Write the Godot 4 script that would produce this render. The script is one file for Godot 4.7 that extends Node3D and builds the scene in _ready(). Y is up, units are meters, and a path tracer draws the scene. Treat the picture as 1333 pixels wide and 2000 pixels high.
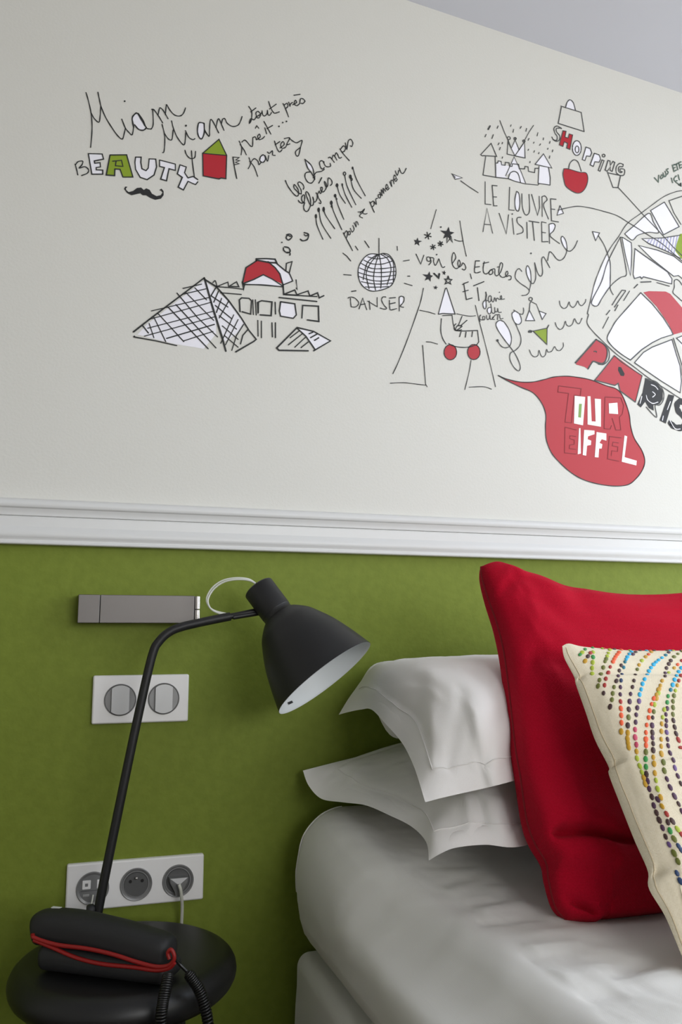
extends Node3D
# A bedside corner: white wall with drawn wall stickers, green dado, bed with pillows, stool with lamp and telephone.

func _ready():
	# ---------------------------------------------------------------- camera, sky, light, exposure
	var cam := Camera3D.new()
	cam.name = "camera"
	cam.transform = Transform3D(Basis(Vector3(0.9526, 0.0000, 0.3042), Vector3(-0.0426, 0.9902, 0.1332), Vector3(-0.3012, -0.1399, 0.9432)), Vector3(0.0000, 0.9500, 1.4300))
	cam.fov = 63.5629
	cam.near = 0.02
	add_child(cam)
	cam.current = true
	var env := Environment.new()
	env.background_mode = Environment.BG_SKY
	var sky := Sky.new()
	var psm := ProceduralSkyMaterial.new()
	psm.sky_top_color = Color(0.62, 0.74, 0.92)
	psm.sky_horizon_color = Color(0.86, 0.90, 0.96)
	psm.ground_horizon_color = Color(0.55, 0.54, 0.52)
	psm.ground_bottom_color = Color(0.35, 0.34, 0.32)
	psm.sky_energy_multiplier = 1.0
	sky.sky_material = psm
	env.sky = sky
	env.tonemap_mode = Environment.TONE_MAPPER_LINEAR
	env.tonemap_exposure = 1.98
	env.sdfgi_enabled = true
	env.ssao_enabled = true
	env.ssil_enabled = true
	var we := WorldEnvironment.new()
	we.name = "world_environment"
	we.environment = env
	add_child(we)
	# daylight of the roof window and of the tall window, each as large as its opening
	window_light("roof_window_light", ROOF_WINDOW_AT, ROOF_WINDOW_SIZE, Vector3(-0.0934, -1, 0), 0.75, Color(0.94, 0.97, 1.0))
	window_light("right_window_light", Vector3(ROOM_R - 0.02, (WIN_R[0] + WIN_R[1]) / 2, (WIN_R[2] + WIN_R[3]) / 2), Vector2(WIN_R[3] - WIN_R[2], WIN_R[1] - WIN_R[0]), Vector3(-1, 0, 0), 2.9, Color(0.95, 0.975, 1.0))
	window_light("front_window_light", Vector3(1.3, 1.5, ROOM_F - 0.02), Vector2(2.0, 1.0), Vector3(0, 0, -1), 2.0, Color(1.0, 0.99, 0.965))
	make_materials()
	# ---------------------------------------------------------------- the setting
	build_room()
	# ---------------------------------------------------------------- large things
	build_bed()
	build_pillows()
	build_cushions()
	build_stool()
	build_lamp()
	build_telephone()
	build_wall_fittings()
	build_drawings()

const ROOM_L = -1.7
const ROOM_R = 3.6
const WIN_R = [0.85, 1.88, 0.3, 2.7]
const ROOM_F = 3.6
const ROOF_WINDOW_AT = Vector3(2.0, 2.08, 1.1)
const ROOF_WINDOW_SIZE = Vector2(0.8, 1.2)
const RAIL_Y = 1.0848
const STITCH_SPOTS = [2597,9950,-106,0,2198,9654,-125,0,1903,9394,-145,1,1655,9250,-155,0,4675,9950,-101,2,3336,9950,-111,3,2970,9950,-110,4,2940,9950,-103,1,2489,9493,-114,1,2343,9187,-123,0,2159,8963,-134,1,1937,8741,-133,1,1717,8368,-106,1,2344,9419,-132,4,2102,9206,-144,3,1748,8996,-155,2,4678,9950,-97,1,4032,9950,-108,1,3155,9788,-110,1,3039,9491,-115,1,2925,9274,-120,1,2820,9123,-130,5,2714,9011,-132,5,2485,8764,-133,5,2207,8330,-105,5,1950,7784,-138,5,1698,7606,-150,5,4749,9950,-97,6,4441,9950,-100,6,3628,9937,-114,6,3432,9602,-124,6,3313,9422,-123,6,3211,9268,-125,6,3107,9137,-130,6,3001,9015,-134,6,2774,8793,-133,4,2570,8485,-113,4,2328,7838,-132,4,2100,7628,-141,4,1824,7422,-146,3,4647,9950,-97,7,4388,9950,-100,7,4020,9725,-114,7,3878,9505,-127,7,3703,9302,-133,7,3558,9157,-137,7,3425,9030,-130,8,3275,8808,-122,8,3098,8395,-99,9,2951,7765,-121,9,2824,7573,-128,10,2670,7390,-130,10,2527,7210,-127,4,2395,7026,-125,6,2265,6840,-127,6,2105,6643,-130,6,1907,6416,-134,2,4626,9950,-99,3,4491,9950,-100,3,4282,9950,-104,3,4130,9687,-123,3,4003,9495,-129,10,3222,8883,-128,3,3055,8655,-120,3,2919,8004,-106,10,2755,7750,-135,3,2539,7575,-142,5,2335,7416,-144,5,2123,7262,-146,5,1860,7082,-146,3,4858,9950,-97,6,4627,9950,-97,6,4420,9702,-107,2,4342,9496,-114,6,4261,9333,-117,2,4128,9125,-127,1,3975,8936,-131,2,3809,8744,-131,5,3593,8322,-97,3,3429,7762,-126,3,3277,7570,-132,3,3104,7397,-133,10,2953,7216,-130,10,2784,7005,-127,3,2620,6786,-130,5,2414,6572,-133,3,2241,6377,-135,2,2064,6235,-130,2,1979,6135,-130,2,1897,6033,-129,2,4749,9950,-98,9,4657,9917,-99,9,4604,9649,-104,10,4547,9438,-108,8,4483,9270,-114,7,4421,9156,-120,7,4366,9064,-122,7,4304,8966,-121,7,4223,8832,-121,7,4130,8670,-117,7,4037,8364,-99,7,3876,7816,-128,7,3727,7658,-136,7,3575,7507,-138,7,3428,7381,-132,7,3318,7222,-127,11,3170,7049,-128,10,3029,6860,-126,10,2890,6661,-127,10,2725,6463,-130,12,2542,6264,-137,12,2563,6264,-127,12,2417,6089,-134,12,2248,5923,-134,2,2078,5700,-102,1,2216,4998,-84,1,2210,4814,-96,1,2189,4686,-105,2,2143,4563,-111,2,4732,9739,-103,5,4672,9522,-106,5,4613,9325,-106,5,4551,9121,-108,3,4506,8981,-109,3,4449,8819,-108,3,4386,8570,-101,10,4318,7956,-102,3,4234,7741,-119,2,4166,7600,-121,2,4093,7491,-125,2,4010,7376,-133,2,3902,7286,-138,6,3755,7142,-134,6,3592,6963,-130,6,3451,6773,-129,6,3285,6573,-125,6,3159,6376,-125,6,3031,6206,-130,6,3062,6216,-130,6,2927,6066,-133,6,2774,5895,-130,5,2623,5649,-105,0,2626,4954,-118,0,2480,4763,-129,3,2373,4613,-124,10,2283,4461,-111,10,2255,4298,-110,3,2154,4121,-110,10,2138,3978,-96,3,2142,3837,-76,3,2182,3686,-80,10,2197,3509,-83,3,2227,3346,-61,11,2429,3159,-39,5,2678,2974,-33,5,4652,9116,-109,4,4591,8957,-112,6,4535,8823,-114,2,4437,8598,-111,1,4120,7514,-116,2,4065,7410,-122,1,3969,7285,-128,2,3846,7127,-124,1,3735,6935,-124,5,3609,6770,-125,3,3475,6555,-118,10,3396,6368,-114,3,3404,6381,-119,3,3325,6242,-118,10,3255,6099,-120,3,3149,5931,-120,3,3047,5707,-105,2,3104,5031,-96,2,3032,4768,-112,2,2962,4611,-116,1,2873,4437,-106,1,2878,4265,-87,2,2620,4229,-48,10,2753,4085,-46,2,2899,3932,-47,4,2830,3781,-100,3,2802,3616,-67,0,2960,3449,-46,5,3115,3293,-44,9,3208,3214,-42,9,4603,8819,-107,7,4552,8644,-105,7,4463,7980,-100,7,4408,7766,-108,7,4350,7607,-113,7,4291,7480,-117,8,4206,7325,-116,0,4147,7171,-115,0,4035,6980,-119,1,3931,6775,-117,1,3838,6597,-116,2,3745,6395,-117,2,3752,6399,-118,2,3632,6198,-122,2,3529,6028,-121,2,3418,5815,-107,2,3479,5066,-89,5,3442,4801,-97,5,3439,4614,-87,10,3460,4443,-77,10,3518,4261,-70,10,3584,4102,-73,3,3615,3957,-78,10,4509,7973,-99,4,4450,7731,-108,4,4404,7592,-111,2,4348,7459,-113,1,4295,7333,-112,5,4243,7192,-107,5,4203,7025,-103,5,4159,6844,-103,5,4123,6676,-100,3,4098,6495,-98,3,4072,6321,-96,3,4064,6165,-93,4,4098,7003,-112,10,4032,6849,-109,10,3988,6682,-107,10,3939,6542,-108,10,3886,6365,-109,11,3831,6192,-109,10,3776,6037,-105,10,3742,5833,-95,10,3798,5174,-84,10,3799,4853,-91,11,3806,4663,-88,10,3813,4504,-87,3,3147,3791,-45,3,3293,3629,-48,1,3402,3519,-47,4,2182,2610,-34,9,2986,2279,-30,9,4795,9950,81,6,4881,9950,80,6,4962,9950,78,6,5030,9950,76,2,5095,9950,73,2,5144,9950,65,6,5198,9950,62,6,4042,5969,0,4,5925,9950,-101,6,5928,9950,-97,5,5282,9950,-108,5,5691,9950,-100,10,4878,9937,-114,10,5897,9950,-97,11,5638,9950,-100,11,5270,9725,-114,11,5128,9505,-127,11,4953,9302,-133,11,5876,9950,-99,7,5741,9950,-100,7,5532,9950,-104,7,5380,9687,-123,7,5253,9495,-129,1,5877,9950,-97,10,5670,9702,-107,6,5592,9496,-114,10,5511,9333,-117,6,5378,9125,-127,5,5225,8936,-131,6,5059,8744,-131,9,5907,9917,-99,0,5854,9649,-104,1,5797,9438,-108,12,5733,9270,-114,11,5671,9156,-120,11,5616,9064,-122,11,5554,8966,-121,11,5473,8832,-121,11,5380,8670,-117,11,5287,8364,-99,11,5126,7816,-128,11,4977,7658,-136,11,5922,9522,-106,9,5863,9325,-106,9,5801,9121,-108,7,5756,8981,-109,7,5699,8819,-108,7,5636,8570,-101,1,5568,7956,-102,7,5484,7741,-119,6,5416,7600,-121,6,5343,7491,-125,6,5260,7376,-133,6,5152,7286,-138,10,5005,7142,-134,10,5902,9116,-109,8,5841,8957,-112,10,5785,8823,-114,6,5687,8598,-111,5,5370,7514,-116,6,5315,7410,-122,5,5219,7285,-128,6,5096,7127,-124,5]

var M := {}
var rng := RandomNumberGenerator.new()

func window_light(called: String, at: Vector3, size: Vector2, toward: Vector3, energy: float, tint: Color):
	var l := AreaLight3D.new()
	l.name = called
	l.area_size = size
	l.light_energy = energy
	l.light_color = tint
	l.area_range = 12.0
	l.shadow_enabled = true
	add_child(l)
	var up := Vector3(0, 0, 1) if absf(toward.normalized().y) > 0.7 else Vector3.UP
	l.look_at_from_position(at, at + toward, up)

# ==================================================================== helpers
func numbered(parent: Node, called: String) -> String:
	if not parent.has_node(NodePath(called)):
		return called
	var k := 1
	while parent.has_node(NodePath("%s_%03d" % [called, k])):
		k += 1
	return "%s_%03d" % [called, k]

func obj(called: String, mesh: Mesh, mat: Material, parent: Node = self, at := Vector3.ZERO) -> MeshInstance3D:
	var o := MeshInstance3D.new()
	o.name = numbered(parent, called)
	o.mesh = mesh
	if mat:
		o.material_override = mat
	o.position = at
	parent.add_child(o, true)
	return o

func thing(called: String, label: String, category: String, at := Vector3.ZERO, group := "") -> Node3D:
	var o := Node3D.new()
	o.name = numbered(self, called)
	add_child(o)
	o.position = at
	tag(o, label, category, group)
	return o

func tag(o: Node, label: String, category: String, group := ""):
	o.set_meta("label", label)
	o.set_meta("category", category)
	if group != "":
		o.set_meta("group", group)

func struct(called: String) -> Node3D:
	var o := Node3D.new()
	o.name = called
	add_child(o)
	o.set_meta("kind", "structure")
	return o

func pts(a: Array) -> PackedVector3Array:
	var r := PackedVector3Array()
	for k in range(0, a.size(), 3):
		r.append(Vector3(a[k], a[k + 1], a[k + 2]) * 0.0001)
	return r

func cr3(L: PackedVector3Array, t: float) -> Vector3:
	var n := L.size() - 1
	var k := mini(int(t * n), n - 1)
	var s := t * n - k
	var a := L[maxi(k - 1, 0)]
	var b := L[k]
	var c := L[k + 1]
	var d := L[mini(k + 2, n)]
	return 0.5 * (2.0 * b + (c - a) * s + (2.0 * a - 5.0 * b + 4.0 * c - d) * s * s + (3.0 * b - a - 3.0 * c + d) * s * s * s)

func cr2(a: Vector2, b: Vector2, c: Vector2, d: Vector2, s: float) -> Vector2:
	return 0.5 * (2.0 * b + (c - a) * s + (2.0 * a - 5.0 * b + 4.0 * c - d) * s * s + (3.0 * b - a - 3.0 * c + d) * s * s * s)

func smooth_path(L: PackedVector3Array, n: int) -> PackedVector3Array:
	var r := PackedVector3Array()
	for k in n + 1:
		r.append(cr3(L, float(k) / n))
	return r

func tri(st: SurfaceTool, a: Vector3, b: Vector3, c: Vector3):
	st.add_vertex(a)
	st.add_vertex(b)
	st.add_vertex(c)

func quad(st: SurfaceTool, a: Vector3, b: Vector3, c: Vector3, d: Vector3):
	tri(st, a, b, c)
	tri(st, a, c, d)

func begin() -> SurfaceTool:
	var st := SurfaceTool.new()
	st.begin(Mesh.PRIMITIVE_TRIANGLES)
	return st

func done(st: SurfaceTool) -> ArrayMesh:
	st.generate_normals()
	return st.commit()

# sheet of points g[i * nj + j]; flip turns the faces round
func add_grid(st: SurfaceTool, g: PackedVector3Array, ni: int, nj: int, flip := false):
	for i in ni - 1:
		for j in nj - 1:
			var a := g[i * nj + j]
			var b := g[(i + 1) * nj + j]
			var c := g[(i + 1) * nj + j + 1]
			var d := g[i * nj + j + 1]
			if flip:
				quad(st, a, d, c, b)
			else:
				quad(st, a, b, c, d)

func add_tube(st: SurfaceTool, path: PackedVector3Array, radii, sides := 12, caps := true):
	var rings := []
	var up := Vector3.UP
	for k in path.size():
		var d := (path[mini(k + 1, path.size() - 1)] - path[maxi(k - 1, 0)]).normalized()
		if k == 0 and absf(d.dot(up)) > 0.9:
			up = Vector3(0, 0, 1)
		var x := d.cross(up).normalized()
		up = x.cross(d).normalized()
		var r: float = radii[k] if radii is Array else radii
		var ring := PackedVector3Array()
		for s in sides:
			var t := TAU * s / sides
			ring.append(path[k] + (x * cos(t) + up * sin(t)) * r)
		rings.append(ring)
	st.set_smooth_group(0)
	for k in rings.size() - 1:
		for s in sides:
			var n := (s + 1) % sides
			quad(st, rings[k][s], rings[k + 1][s], rings[k + 1][n], rings[k][n])
	if caps:
		st.set_smooth_group(-1)
		for s in sides:
			var n := (s + 1) % sides
			tri(st, path[0], rings[0][s], rings[0][n])
			tri(st, path[path.size() - 1], rings[-1][n], rings[-1][s])
		st.set_smooth_group(0)

func tube(path: PackedVector3Array, radii, sides := 12) -> ArrayMesh:
	var st := begin()
	add_tube(st, path, radii, sides)
	return done(st)

# profile: (height, radius) pairs turned round the Y axis; creases: indices where the shading breaks
func lathe(profile: PackedVector2Array, seg := 48, creases := []) -> ArrayMesh:
	var st := begin()
	var grp := 0
	for k in profile.size() - 1:
		if k in creases:
			grp += 1
		st.set_smooth_group(grp)
		for s in seg:
			var t0 := TAU * s / seg
			var t1 := TAU * (s + 1) / seg
			var a := Vector3(cos(t0) * profile[k].y, profile[k].x, sin(t0) * profile[k].y)
			var b := Vector3(cos(t1) * profile[k].y, profile[k].x, sin(t1) * profile[k].y)
			var c := Vector3(cos(t1) * profile[k + 1].y, profile[k + 1].x, sin(t1) * profile[k + 1].y)
			var d := Vector3(cos(t0) * profile[k + 1].y, profile[k + 1].x, sin(t0) * profile[k + 1].y)
			if profile[k].y < 1e-6:
				tri(st, a, c, d)
			elif profile[k + 1].y < 1e-6:
				tri(st, a, b, d)
			else:
				quad(st, a, b, c, d)
	return done(st)

# a box with rounded edges, subdivided, that a deform callable may bend
func rounded_box(lo: Vector3, hi: Vector3, r: float, n: Vector3i, deform = null, crowd := 1.0) -> ArrayMesh:
	var st := begin()
	st.set_smooth_group(0)
	var c := (lo + hi) * 0.5
	var h := (hi - lo) * 0.5
	for axis in 3:
		for side in [-1.0, 1.0]:
			var ua := (axis + 1) % 3
			var va := (axis + 2) % 3
			var nu: int = n[ua]
			var nv: int = n[va]
			var g := PackedVector3Array()
			for i in nu + 1:
				for j in nv + 1:
					var p := Vector3.ZERO
					p[axis] = side * h[axis]
					p[ua] = box_step(float(i) / nu, h[ua], r, crowd)
					p[va] = box_step(float(j) / nv, h[va], r, crowd)
					var q := p.clamp(-(h - Vector3.ONE * r), h - Vector3.ONE * r)
					p = q + (p - q).normalized() * r + c
					if deform != null:
						p = deform.call(p)
					g.append(p)
			add_grid(st, g, nu + 1, nv + 1, side > 0)
	return done(st)

# spreads points so that a good share of them lie on the rounded rims; crowd < 1 packs the rest towards the low end
func box_step(t: float, h: float, r: float, crowd: float) -> float:
	var e := 0.25 if crowd == 1.0 else 0.08
	if t < e:
		return -h + r * (t / e)
	if t > 1.0 - e:
		return h - r * ((1.0 - t) / e)
	return lerpf(-h + r, h - r, pow((t - e) / (1.0 - 2.0 * e), 1.0 / crowd))

# flat plate facing +Z with rounded corners and a rounded rim; back face at z = 0
func plate(wd: float, ht: float, d: float, corner: float, rim: float) -> ArrayMesh:
	var st := begin()
	var loops := []
	var steps := [[0.0, 0.0], [0.0, d - rim], [rim * 0.3, d - rim * 0.3], [rim, d]]
	for s in steps:
		var lp := PackedVector3Array()
		var c: float = maxf(corner - s[0], 0.0004)
		for q in 4:
			var cx: float = (wd / 2 - s[0] - c) * (1 if q in [0, 3] else -1)
			var cy: float = (ht / 2 - s[0] - c) * (1 if q in [0, 1] else -1)
			for k in 6:
				var t := (q + k / 5.0) * PI / 2
				lp.append(Vector3(cx + c * cos(t), cy + c * sin(t), s[1]))
		loops.append(lp)
	st.set_smooth_group(0)
	var m: int = loops[0].size()
	for k in loops.size() - 1:
		for s in m:
			var n := (s + 1) % m
			quad(st, loops[k][s], loops[k + 1][s], loops[k + 1][n], loops[k][n])
	st.set_smooth_group(1)
	for s in m:
		tri(st, Vector3(0, 0, d), loops[-1][(s + 1) % m], loops[-1][s])
	st.set_smooth_group(2)
	for s in m:
		tri(st, Vector3(0, 0, 0), loops[0][s], loops[0][(s + 1) % m])
	return done(st)

func box(a: Vector3, b: Vector3) -> ArrayMesh:
	var st := begin()
	st.set_smooth_group(-1)
	add_box(st, a, b)
	return done(st)

func add_box(st: SurfaceTool, a: Vector3, b: Vector3):
	var v := []
	for k in 8:
		v.append(Vector3(b.x if k & 1 else a.x, b.y if k & 2 else a.y, b.z if k & 4 else a.z))
	for f in [[0, 1, 3, 2], [5, 4, 6, 7], [4, 0, 2, 6], [1, 5, 7, 3], [2, 3, 7, 6], [4, 5, 1, 0]]:
		quad(st, v[f[3]], v[f[2]], v[f[1]], v[f[0]])

# eight corners, bottom ring then top ring, for slabs whose top slopes
func slab(c: Array) -> ArrayMesh:
	var st := begin()
	st.set_smooth_group(-1)
	for f in [[0, 1, 2, 3], [7, 6, 5, 4], [0, 4, 5, 1], [1, 5, 6, 2], [2, 6, 7, 3], [3, 7, 4, 0]]:
		quad(st, c[f[0]], c[f[1]], c[f[2]], c[f[3]])
	return done(st)

# ==================================================================== materials
func solid(c: Color, rough := 0.8, metal := 0.0) -> StandardMaterial3D:
	var m := StandardMaterial3D.new()
	m.albedo_color = c
	m.roughness = rough
	m.metallic = metal
	m.cull_mode = BaseMaterial3D.CULL_DISABLED
	return m

func noise_tex(freq: float, octaves: int, bump: float, seed_: int, size := 512) -> NoiseTexture2D:
	var n := FastNoiseLite.new()
	n.seed = seed_
	n.frequency = freq
	n.fractal_octaves = octaves
	var t := NoiseTexture2D.new()
	t.width = size
	t.height = size
	t.seamless = true
	t.noise = n
	if bump > 0.0:
		t.as_normal_map = true
		t.bump_strength = bump
	return t

func ramp_tex(freq: float, octaves: int, seed_: int, c0: Color, c1: Color) -> NoiseTexture2D:
	var t := noise_tex(freq, octaves, 0.0, seed_)
	var g := Gradient.new()
	g.set_color(0, c0)
	g.set_color(1, c1)
	t.color_ramp = g
	return t

func weave_normal(size: int, thread: int, strength: float, seed_: int) -> ImageTexture:
	var r := RandomNumberGenerator.new()
	r.seed = seed_
	var im := Image.create(size, size, false, Image.FORMAT_RGBA8)
	var row := []
	var col := []
	for k in size:
		row.append(r.randf())
		col.append(r.randf())
	for y in size:
		for x in size:
			var over := ((x / thread) + (y / thread)) % 2 == 0
			var fx := sin(PI * (x % thread + 0.5) / thread)
			var fy := sin(PI * (y % thread + 0.5) / thread)
			var h: float = (0.45 + 0.4 * fy) * (0.75 + 0.25 * row[y / thread]) if over else (0.3 + 0.4 * fx) * (0.75 + 0.25 * col[x / thread])
			im.set_pixel(x, y, Color(h, h, h))
	im.bump_map_to_normal_map(strength)
	return ImageTexture.create_from_image(im)

func tri_map(m: StandardMaterial3D, scale: float, world := false):
	m.uv1_triplanar = true
	m.uv1_world_triplanar = world
	m.uv1_scale = Vector3.ONE * scale

func make_materials():
	var white_wall := solid(Color(0.845, 0.840, 0.815), 0.75)
	white_wall.normal_enabled = true
	white_wall.normal_texture = noise_tex(0.06, 4, 1.2, 11)
	white_wall.normal_scale = 0.25
	tri_map(white_wall, 5.0)
	M.white_wall = white_wall
	var green := solid(Color.WHITE, 0.55)
	green.albedo_texture = ramp_tex(0.02, 5, 12, Color(0.435, 0.490, 0.170), Color(0.470, 0.525, 0.195))
	green.metallic_specular = 0.3
	green.normal_enabled = true
	green.normal_texture = noise_tex(0.045, 5, 2.5, 13)
	green.normal_scale = 0.18
	tri_map(green, 4.0)
	M.green_wall = green
	M.ceiling = solid(Color(0.86, 0.865, 0.90), 0.85)
	M.plain_wall = solid(Color(0.80, 0.79, 0.76), 0.85)
	M.gloss_white = solid(Color(0.845, 0.845, 0.84), 0.4)
	var floor_m := solid(Color.WHITE, 0.5)
	floor_m.albedo_texture = ramp_tex(0.015, 4, 14, Color(0.30, 0.21, 0.14), Color(0.40, 0.29, 0.20))
	tri_map(floor_m, 1.5)
	M.floor = floor_m
	var glass := solid(Color(0.95, 0.98, 1.0, 0.08), 0.02)
	glass.transparency = BaseMaterial3D.TRANSPARENCY_ALPHA
	M.glass = glass
	# cloth
	var cotton := solid(Color(0.925, 0.915, 0.905), 0.85)
	cotton.normal_enabled = true
	cotton.normal_texture = weave_normal(256, 4, 3.0, 21)
	cotton.normal_scale = 0.25
	tri_map(cotton, 14.0)
	M.cotton = cotton
	var sheet: StandardMaterial3D = cotton.duplicate()
	sheet.albedo_color = Color(0.865, 0.860, 0.842)
	M.sheet = sheet
	var red := solid(Color.WHITE, 0.9)
	red.albedo_texture = ramp_tex(0.08, 4, 22, Color(0.65, 0.05, 0.14), Color(0.75, 0.065, 0.185))
	red.normal_enabled = true
	red.normal_texture = weave_normal(256, 4, 6.0, 23)
	red.normal_scale = 0.6
	red.metallic_specular = 0.2
	red.rim_enabled = true
	red.rim = 0.05
	tri_map(red, 9.0)
	M.red_cloth = red
	M.red_thread = solid(Color(0.50, 0.03, 0.09), 0.9)
	var cream := solid(Color.WHITE, 0.9)
	cream.albedo_texture = ramp_tex(0.05, 4, 24, Color(0.88, 0.83, 0.72), Color(0.92, 0.88, 0.79))
	cream.normal_enabled = true
	cream.normal_texture = weave_normal(256, 4, 5.0, 25)
	cream.normal_scale = 0.5
	tri_map(cream, 11.0)
	M.cream_cloth = cream
	M.cream_thread = solid(Color(0.80, 0.73, 0.60), 0.9)
	# black things
	M.black_metal = solid(Color(0.085, 0.085, 0.09), 0.48)
	M.black_plastic = solid(Color(0.115, 0.115, 0.12), 0.6)
	M.black_gloss = solid(Color(0.06, 0.06, 0.062), 0.3)
	M.stool_black = solid(Color(0.07, 0.07, 0.072), 0.45)
	M.shade_white = solid(Color(0.90, 0.92, 0.93), 0.5)
	M.red_plastic = solid(Color(0.55, 0.07, 0.06), 0.5)
	M.steel = solid(Color(0.47, 0.455, 0.445), 0.5, 0.8)
	M.steel_bright = solid(Color(0.80, 0.78, 0.77), 0.25, 0.9)
	M.plate_white = solid(Color(0.92, 0.915, 0.91), 0.35)
	M.titanium = solid(Color(0.52, 0.52, 0.52), 0.4, 0.35)
	M.titanium_light = solid(Color(0.68, 0.68, 0.68), 0.38, 0.3)
	M.titanium_dark = solid(Color(0.34, 0.34, 0.34), 0.45, 0.2)
	M.dark_hole = solid(Color(0.03, 0.03, 0.03), 0.7)
	M.cable_white = solid(Color(0.80, 0.80, 0.76), 0.4)
	var clear := solid(Color(0.90, 0.91, 0.88), 0.15)
	clear.clearcoat_enabled = true
	M.cable_clear = clear
	# print colours of the wall drawings
	M.ink = {
		"I": solid(Color(0.13, 0.14, 0.14), 0.6), "K": solid(Color(0.10, 0.10, 0.11), 0.6), "J": solid(Color(0.27, 0.275, 0.275), 0.6),
		"W": solid(Color(0.93, 0.925, 0.955), 0.6), "X": solid(Color(0.97, 0.97, 0.97), 0.6),
		"R": solid(Color(0.70, 0.10, 0.16), 0.42), "D": solid(Color(0.52, 0.09, 0.13), 0.6),
		"G": solid(Color(0.53, 0.62, 0.12), 0.55), "H": solid(Color(0.50, 0.64, 0.33), 0.6),
		"V": solid(Color(0.36, 0.42, 0.38), 0.6), "L": solid(Color(0.70, 0.70, 0.82), 0.6)}

# ==================================================================== the setting
func ceil_y(x: float) -> float:
	return 2.2932 + -0.0934 * x

func build_room():
	var t := 0.14
	var wb := struct("wall_back")
	wb.set_meta("label", "white upper wall over a green painted lower wall")
	obj("upper_wall", slab([Vector3(ROOM_L, RAIL_Y + 0.03, -t), Vector3(ROOM_R, RAIL_Y + 0.03, -t), Vector3(ROOM_R, RAIL_Y + 0.03, 0), Vector3(ROOM_L, RAIL_Y + 0.03, 0),
		Vector3(ROOM_L, ceil_y(ROOM_L), -t), Vector3(ROOM_R, ceil_y(ROOM_R), -t), Vector3(ROOM_R, ceil_y(ROOM_R), 0), Vector3(ROOM_L, ceil_y(ROOM_L), 0)]), M.white_wall, wb)
	obj("lower_wall", box(Vector3(ROOM_L, 0, -t), Vector3(ROOM_R, RAIL_Y + 0.03, 0)), M.green_wall, wb)
	# moulded chair rail: a profile swept along the wall
	var rail := struct("trim_1")
	rail.set_meta("label", "white moulded chair rail between white and green wall")
	var prof := [[0, 0], [15, 0], [17, 1.2], [17, 3.4], [15.5, 4.6], [12.6, 5.4], [13.6, 8], [16.5, 11], [18, 15], [17.6, 19], [15.6, 23.5], [12.8, 27], [11.4, 29.5], [11.2, 44.5], [10.2, 45.4], [5.6, 45.6], [5.6, 46.8],
		[9.6, 47.4], [10.0, 50], [10.5, 54], [12.6, 57.5], [13.0, 58.6], [16.4, 60.5], [18.2, 64], [17.4, 68.5], [13.4, 72.2], [8.0, 74.4], [2.4, 76.0], [0, 76.5]]
	var st := begin()
	var nseg := 24
	for k in prof.size() - 1:
		st.set_smooth_group(k if k in [0, 12, 13, 14, 15, 16, 21] else 40)
		for s in nseg:
			var x0 := lerpf(ROOM_L, ROOM_R, float(s) / nseg)
			var x1 := lerpf(ROOM_L, ROOM_R, float(s + 1) / nseg)
			var a := Vector3(x0, RAIL_Y + prof[k][1] * 0.001, prof[k][0] * 0.001)
			var b := Vector3(x1, a.y, a.z)
			var d := Vector3(x0, RAIL_Y + prof[k + 1][1] * 0.001, prof[k + 1][0] * 0.001)
			var c := Vector3(x1, d.y, d.z)
			quad(st, a, d, c, b)
	obj("moulding", done(st), M.gloss_white, rail)
	# ceiling sloping down to the right, with the roof window opening
	var ce := struct("ceiling")
	var rx0 := ROOF_WINDOW_AT.x - ROOF_WINDOW_SIZE.x / 2
	var rx1 := ROOF_WINDOW_AT.x + ROOF_WINDOW_SIZE.x / 2
	var rz0 := ROOF_WINDOW_AT.z - ROOF_WINDOW_SIZE.y / 2
	var rz1 := ROOF_WINDOW_AT.z + ROOF_WINDOW_SIZE.y / 2
	for r in [[ROOM_L - t, rx0, -t, ROOM_F + t], [rx1, ROOM_R + t, -t, ROOM_F + t], [rx0, rx1, -t, rz0], [rx0, rx1, rz1, ROOM_F + t]]:
		var c := []
		for k in 2:
			for q in [[r[0], r[2]], [r[1], r[2]], [r[1], r[3]], [r[0], r[3]]]:
				c.append(Vector3(q[0], ceil_y(q[0]) + k * t, q[1]))
		obj("ceiling_slab", slab(c), M.ceiling, ce)
	var fl := struct("floor")
	obj("floor_slab", box(Vector3(ROOM_L - t, -t, -t), Vector3(ROOM_R + t, 0, ROOM_F + t)), M.floor, fl)
	var wl := struct("wall_left")
	obj("wall_slab", box(Vector3(ROOM_L - t, 0, -t), Vector3(ROOM_L, ceil_y(ROOM_L - t), ROOM_F + t)), M.plain_wall, wl)
	var wf := struct("wall_front")
	for r in [[ROOM_L, 0.3, 0.0, 9.0], [2.3, ROOM_R, 0.0, 9.0], [0.3, 2.3, 0.0, 1.0], [0.3, 2.3, 2.0, 9.0]]:
		var c := []
		for k in 2:
			for q in [[r[0], ROOM_F], [r[1], ROOM_F], [r[1], ROOM_F + t], [r[0], ROOM_F + t]]:
				c.append(Vector3(q[0], r[2] if k == 0 else minf(r[3], ceil_y(q[0])), q[1]))
		obj("wall_slab", slab(c), M.plain_wall, wf)
	var wr := struct("wall_right")
	var top := ceil_y(ROOM_R + t)
	for r in [[0.0, WIN_R[0], -t, ROOM_F + t], [WIN_R[1], top + 0.02, -t, ROOM_F + t], [WIN_R[0], WIN_R[1], -t, WIN_R[2]], [WIN_R[0], WIN_R[1], WIN_R[3], ROOM_F + t]]:
		if r[1] > r[0]:
			obj("wall_slab", box(Vector3(ROOM_R, r[0], r[2]), Vector3(ROOM_R + t, r[1], r[3])), M.plain_wall, wr)
	# windows
	var w1 := struct("window_1")
	var b1 := begin()
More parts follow.
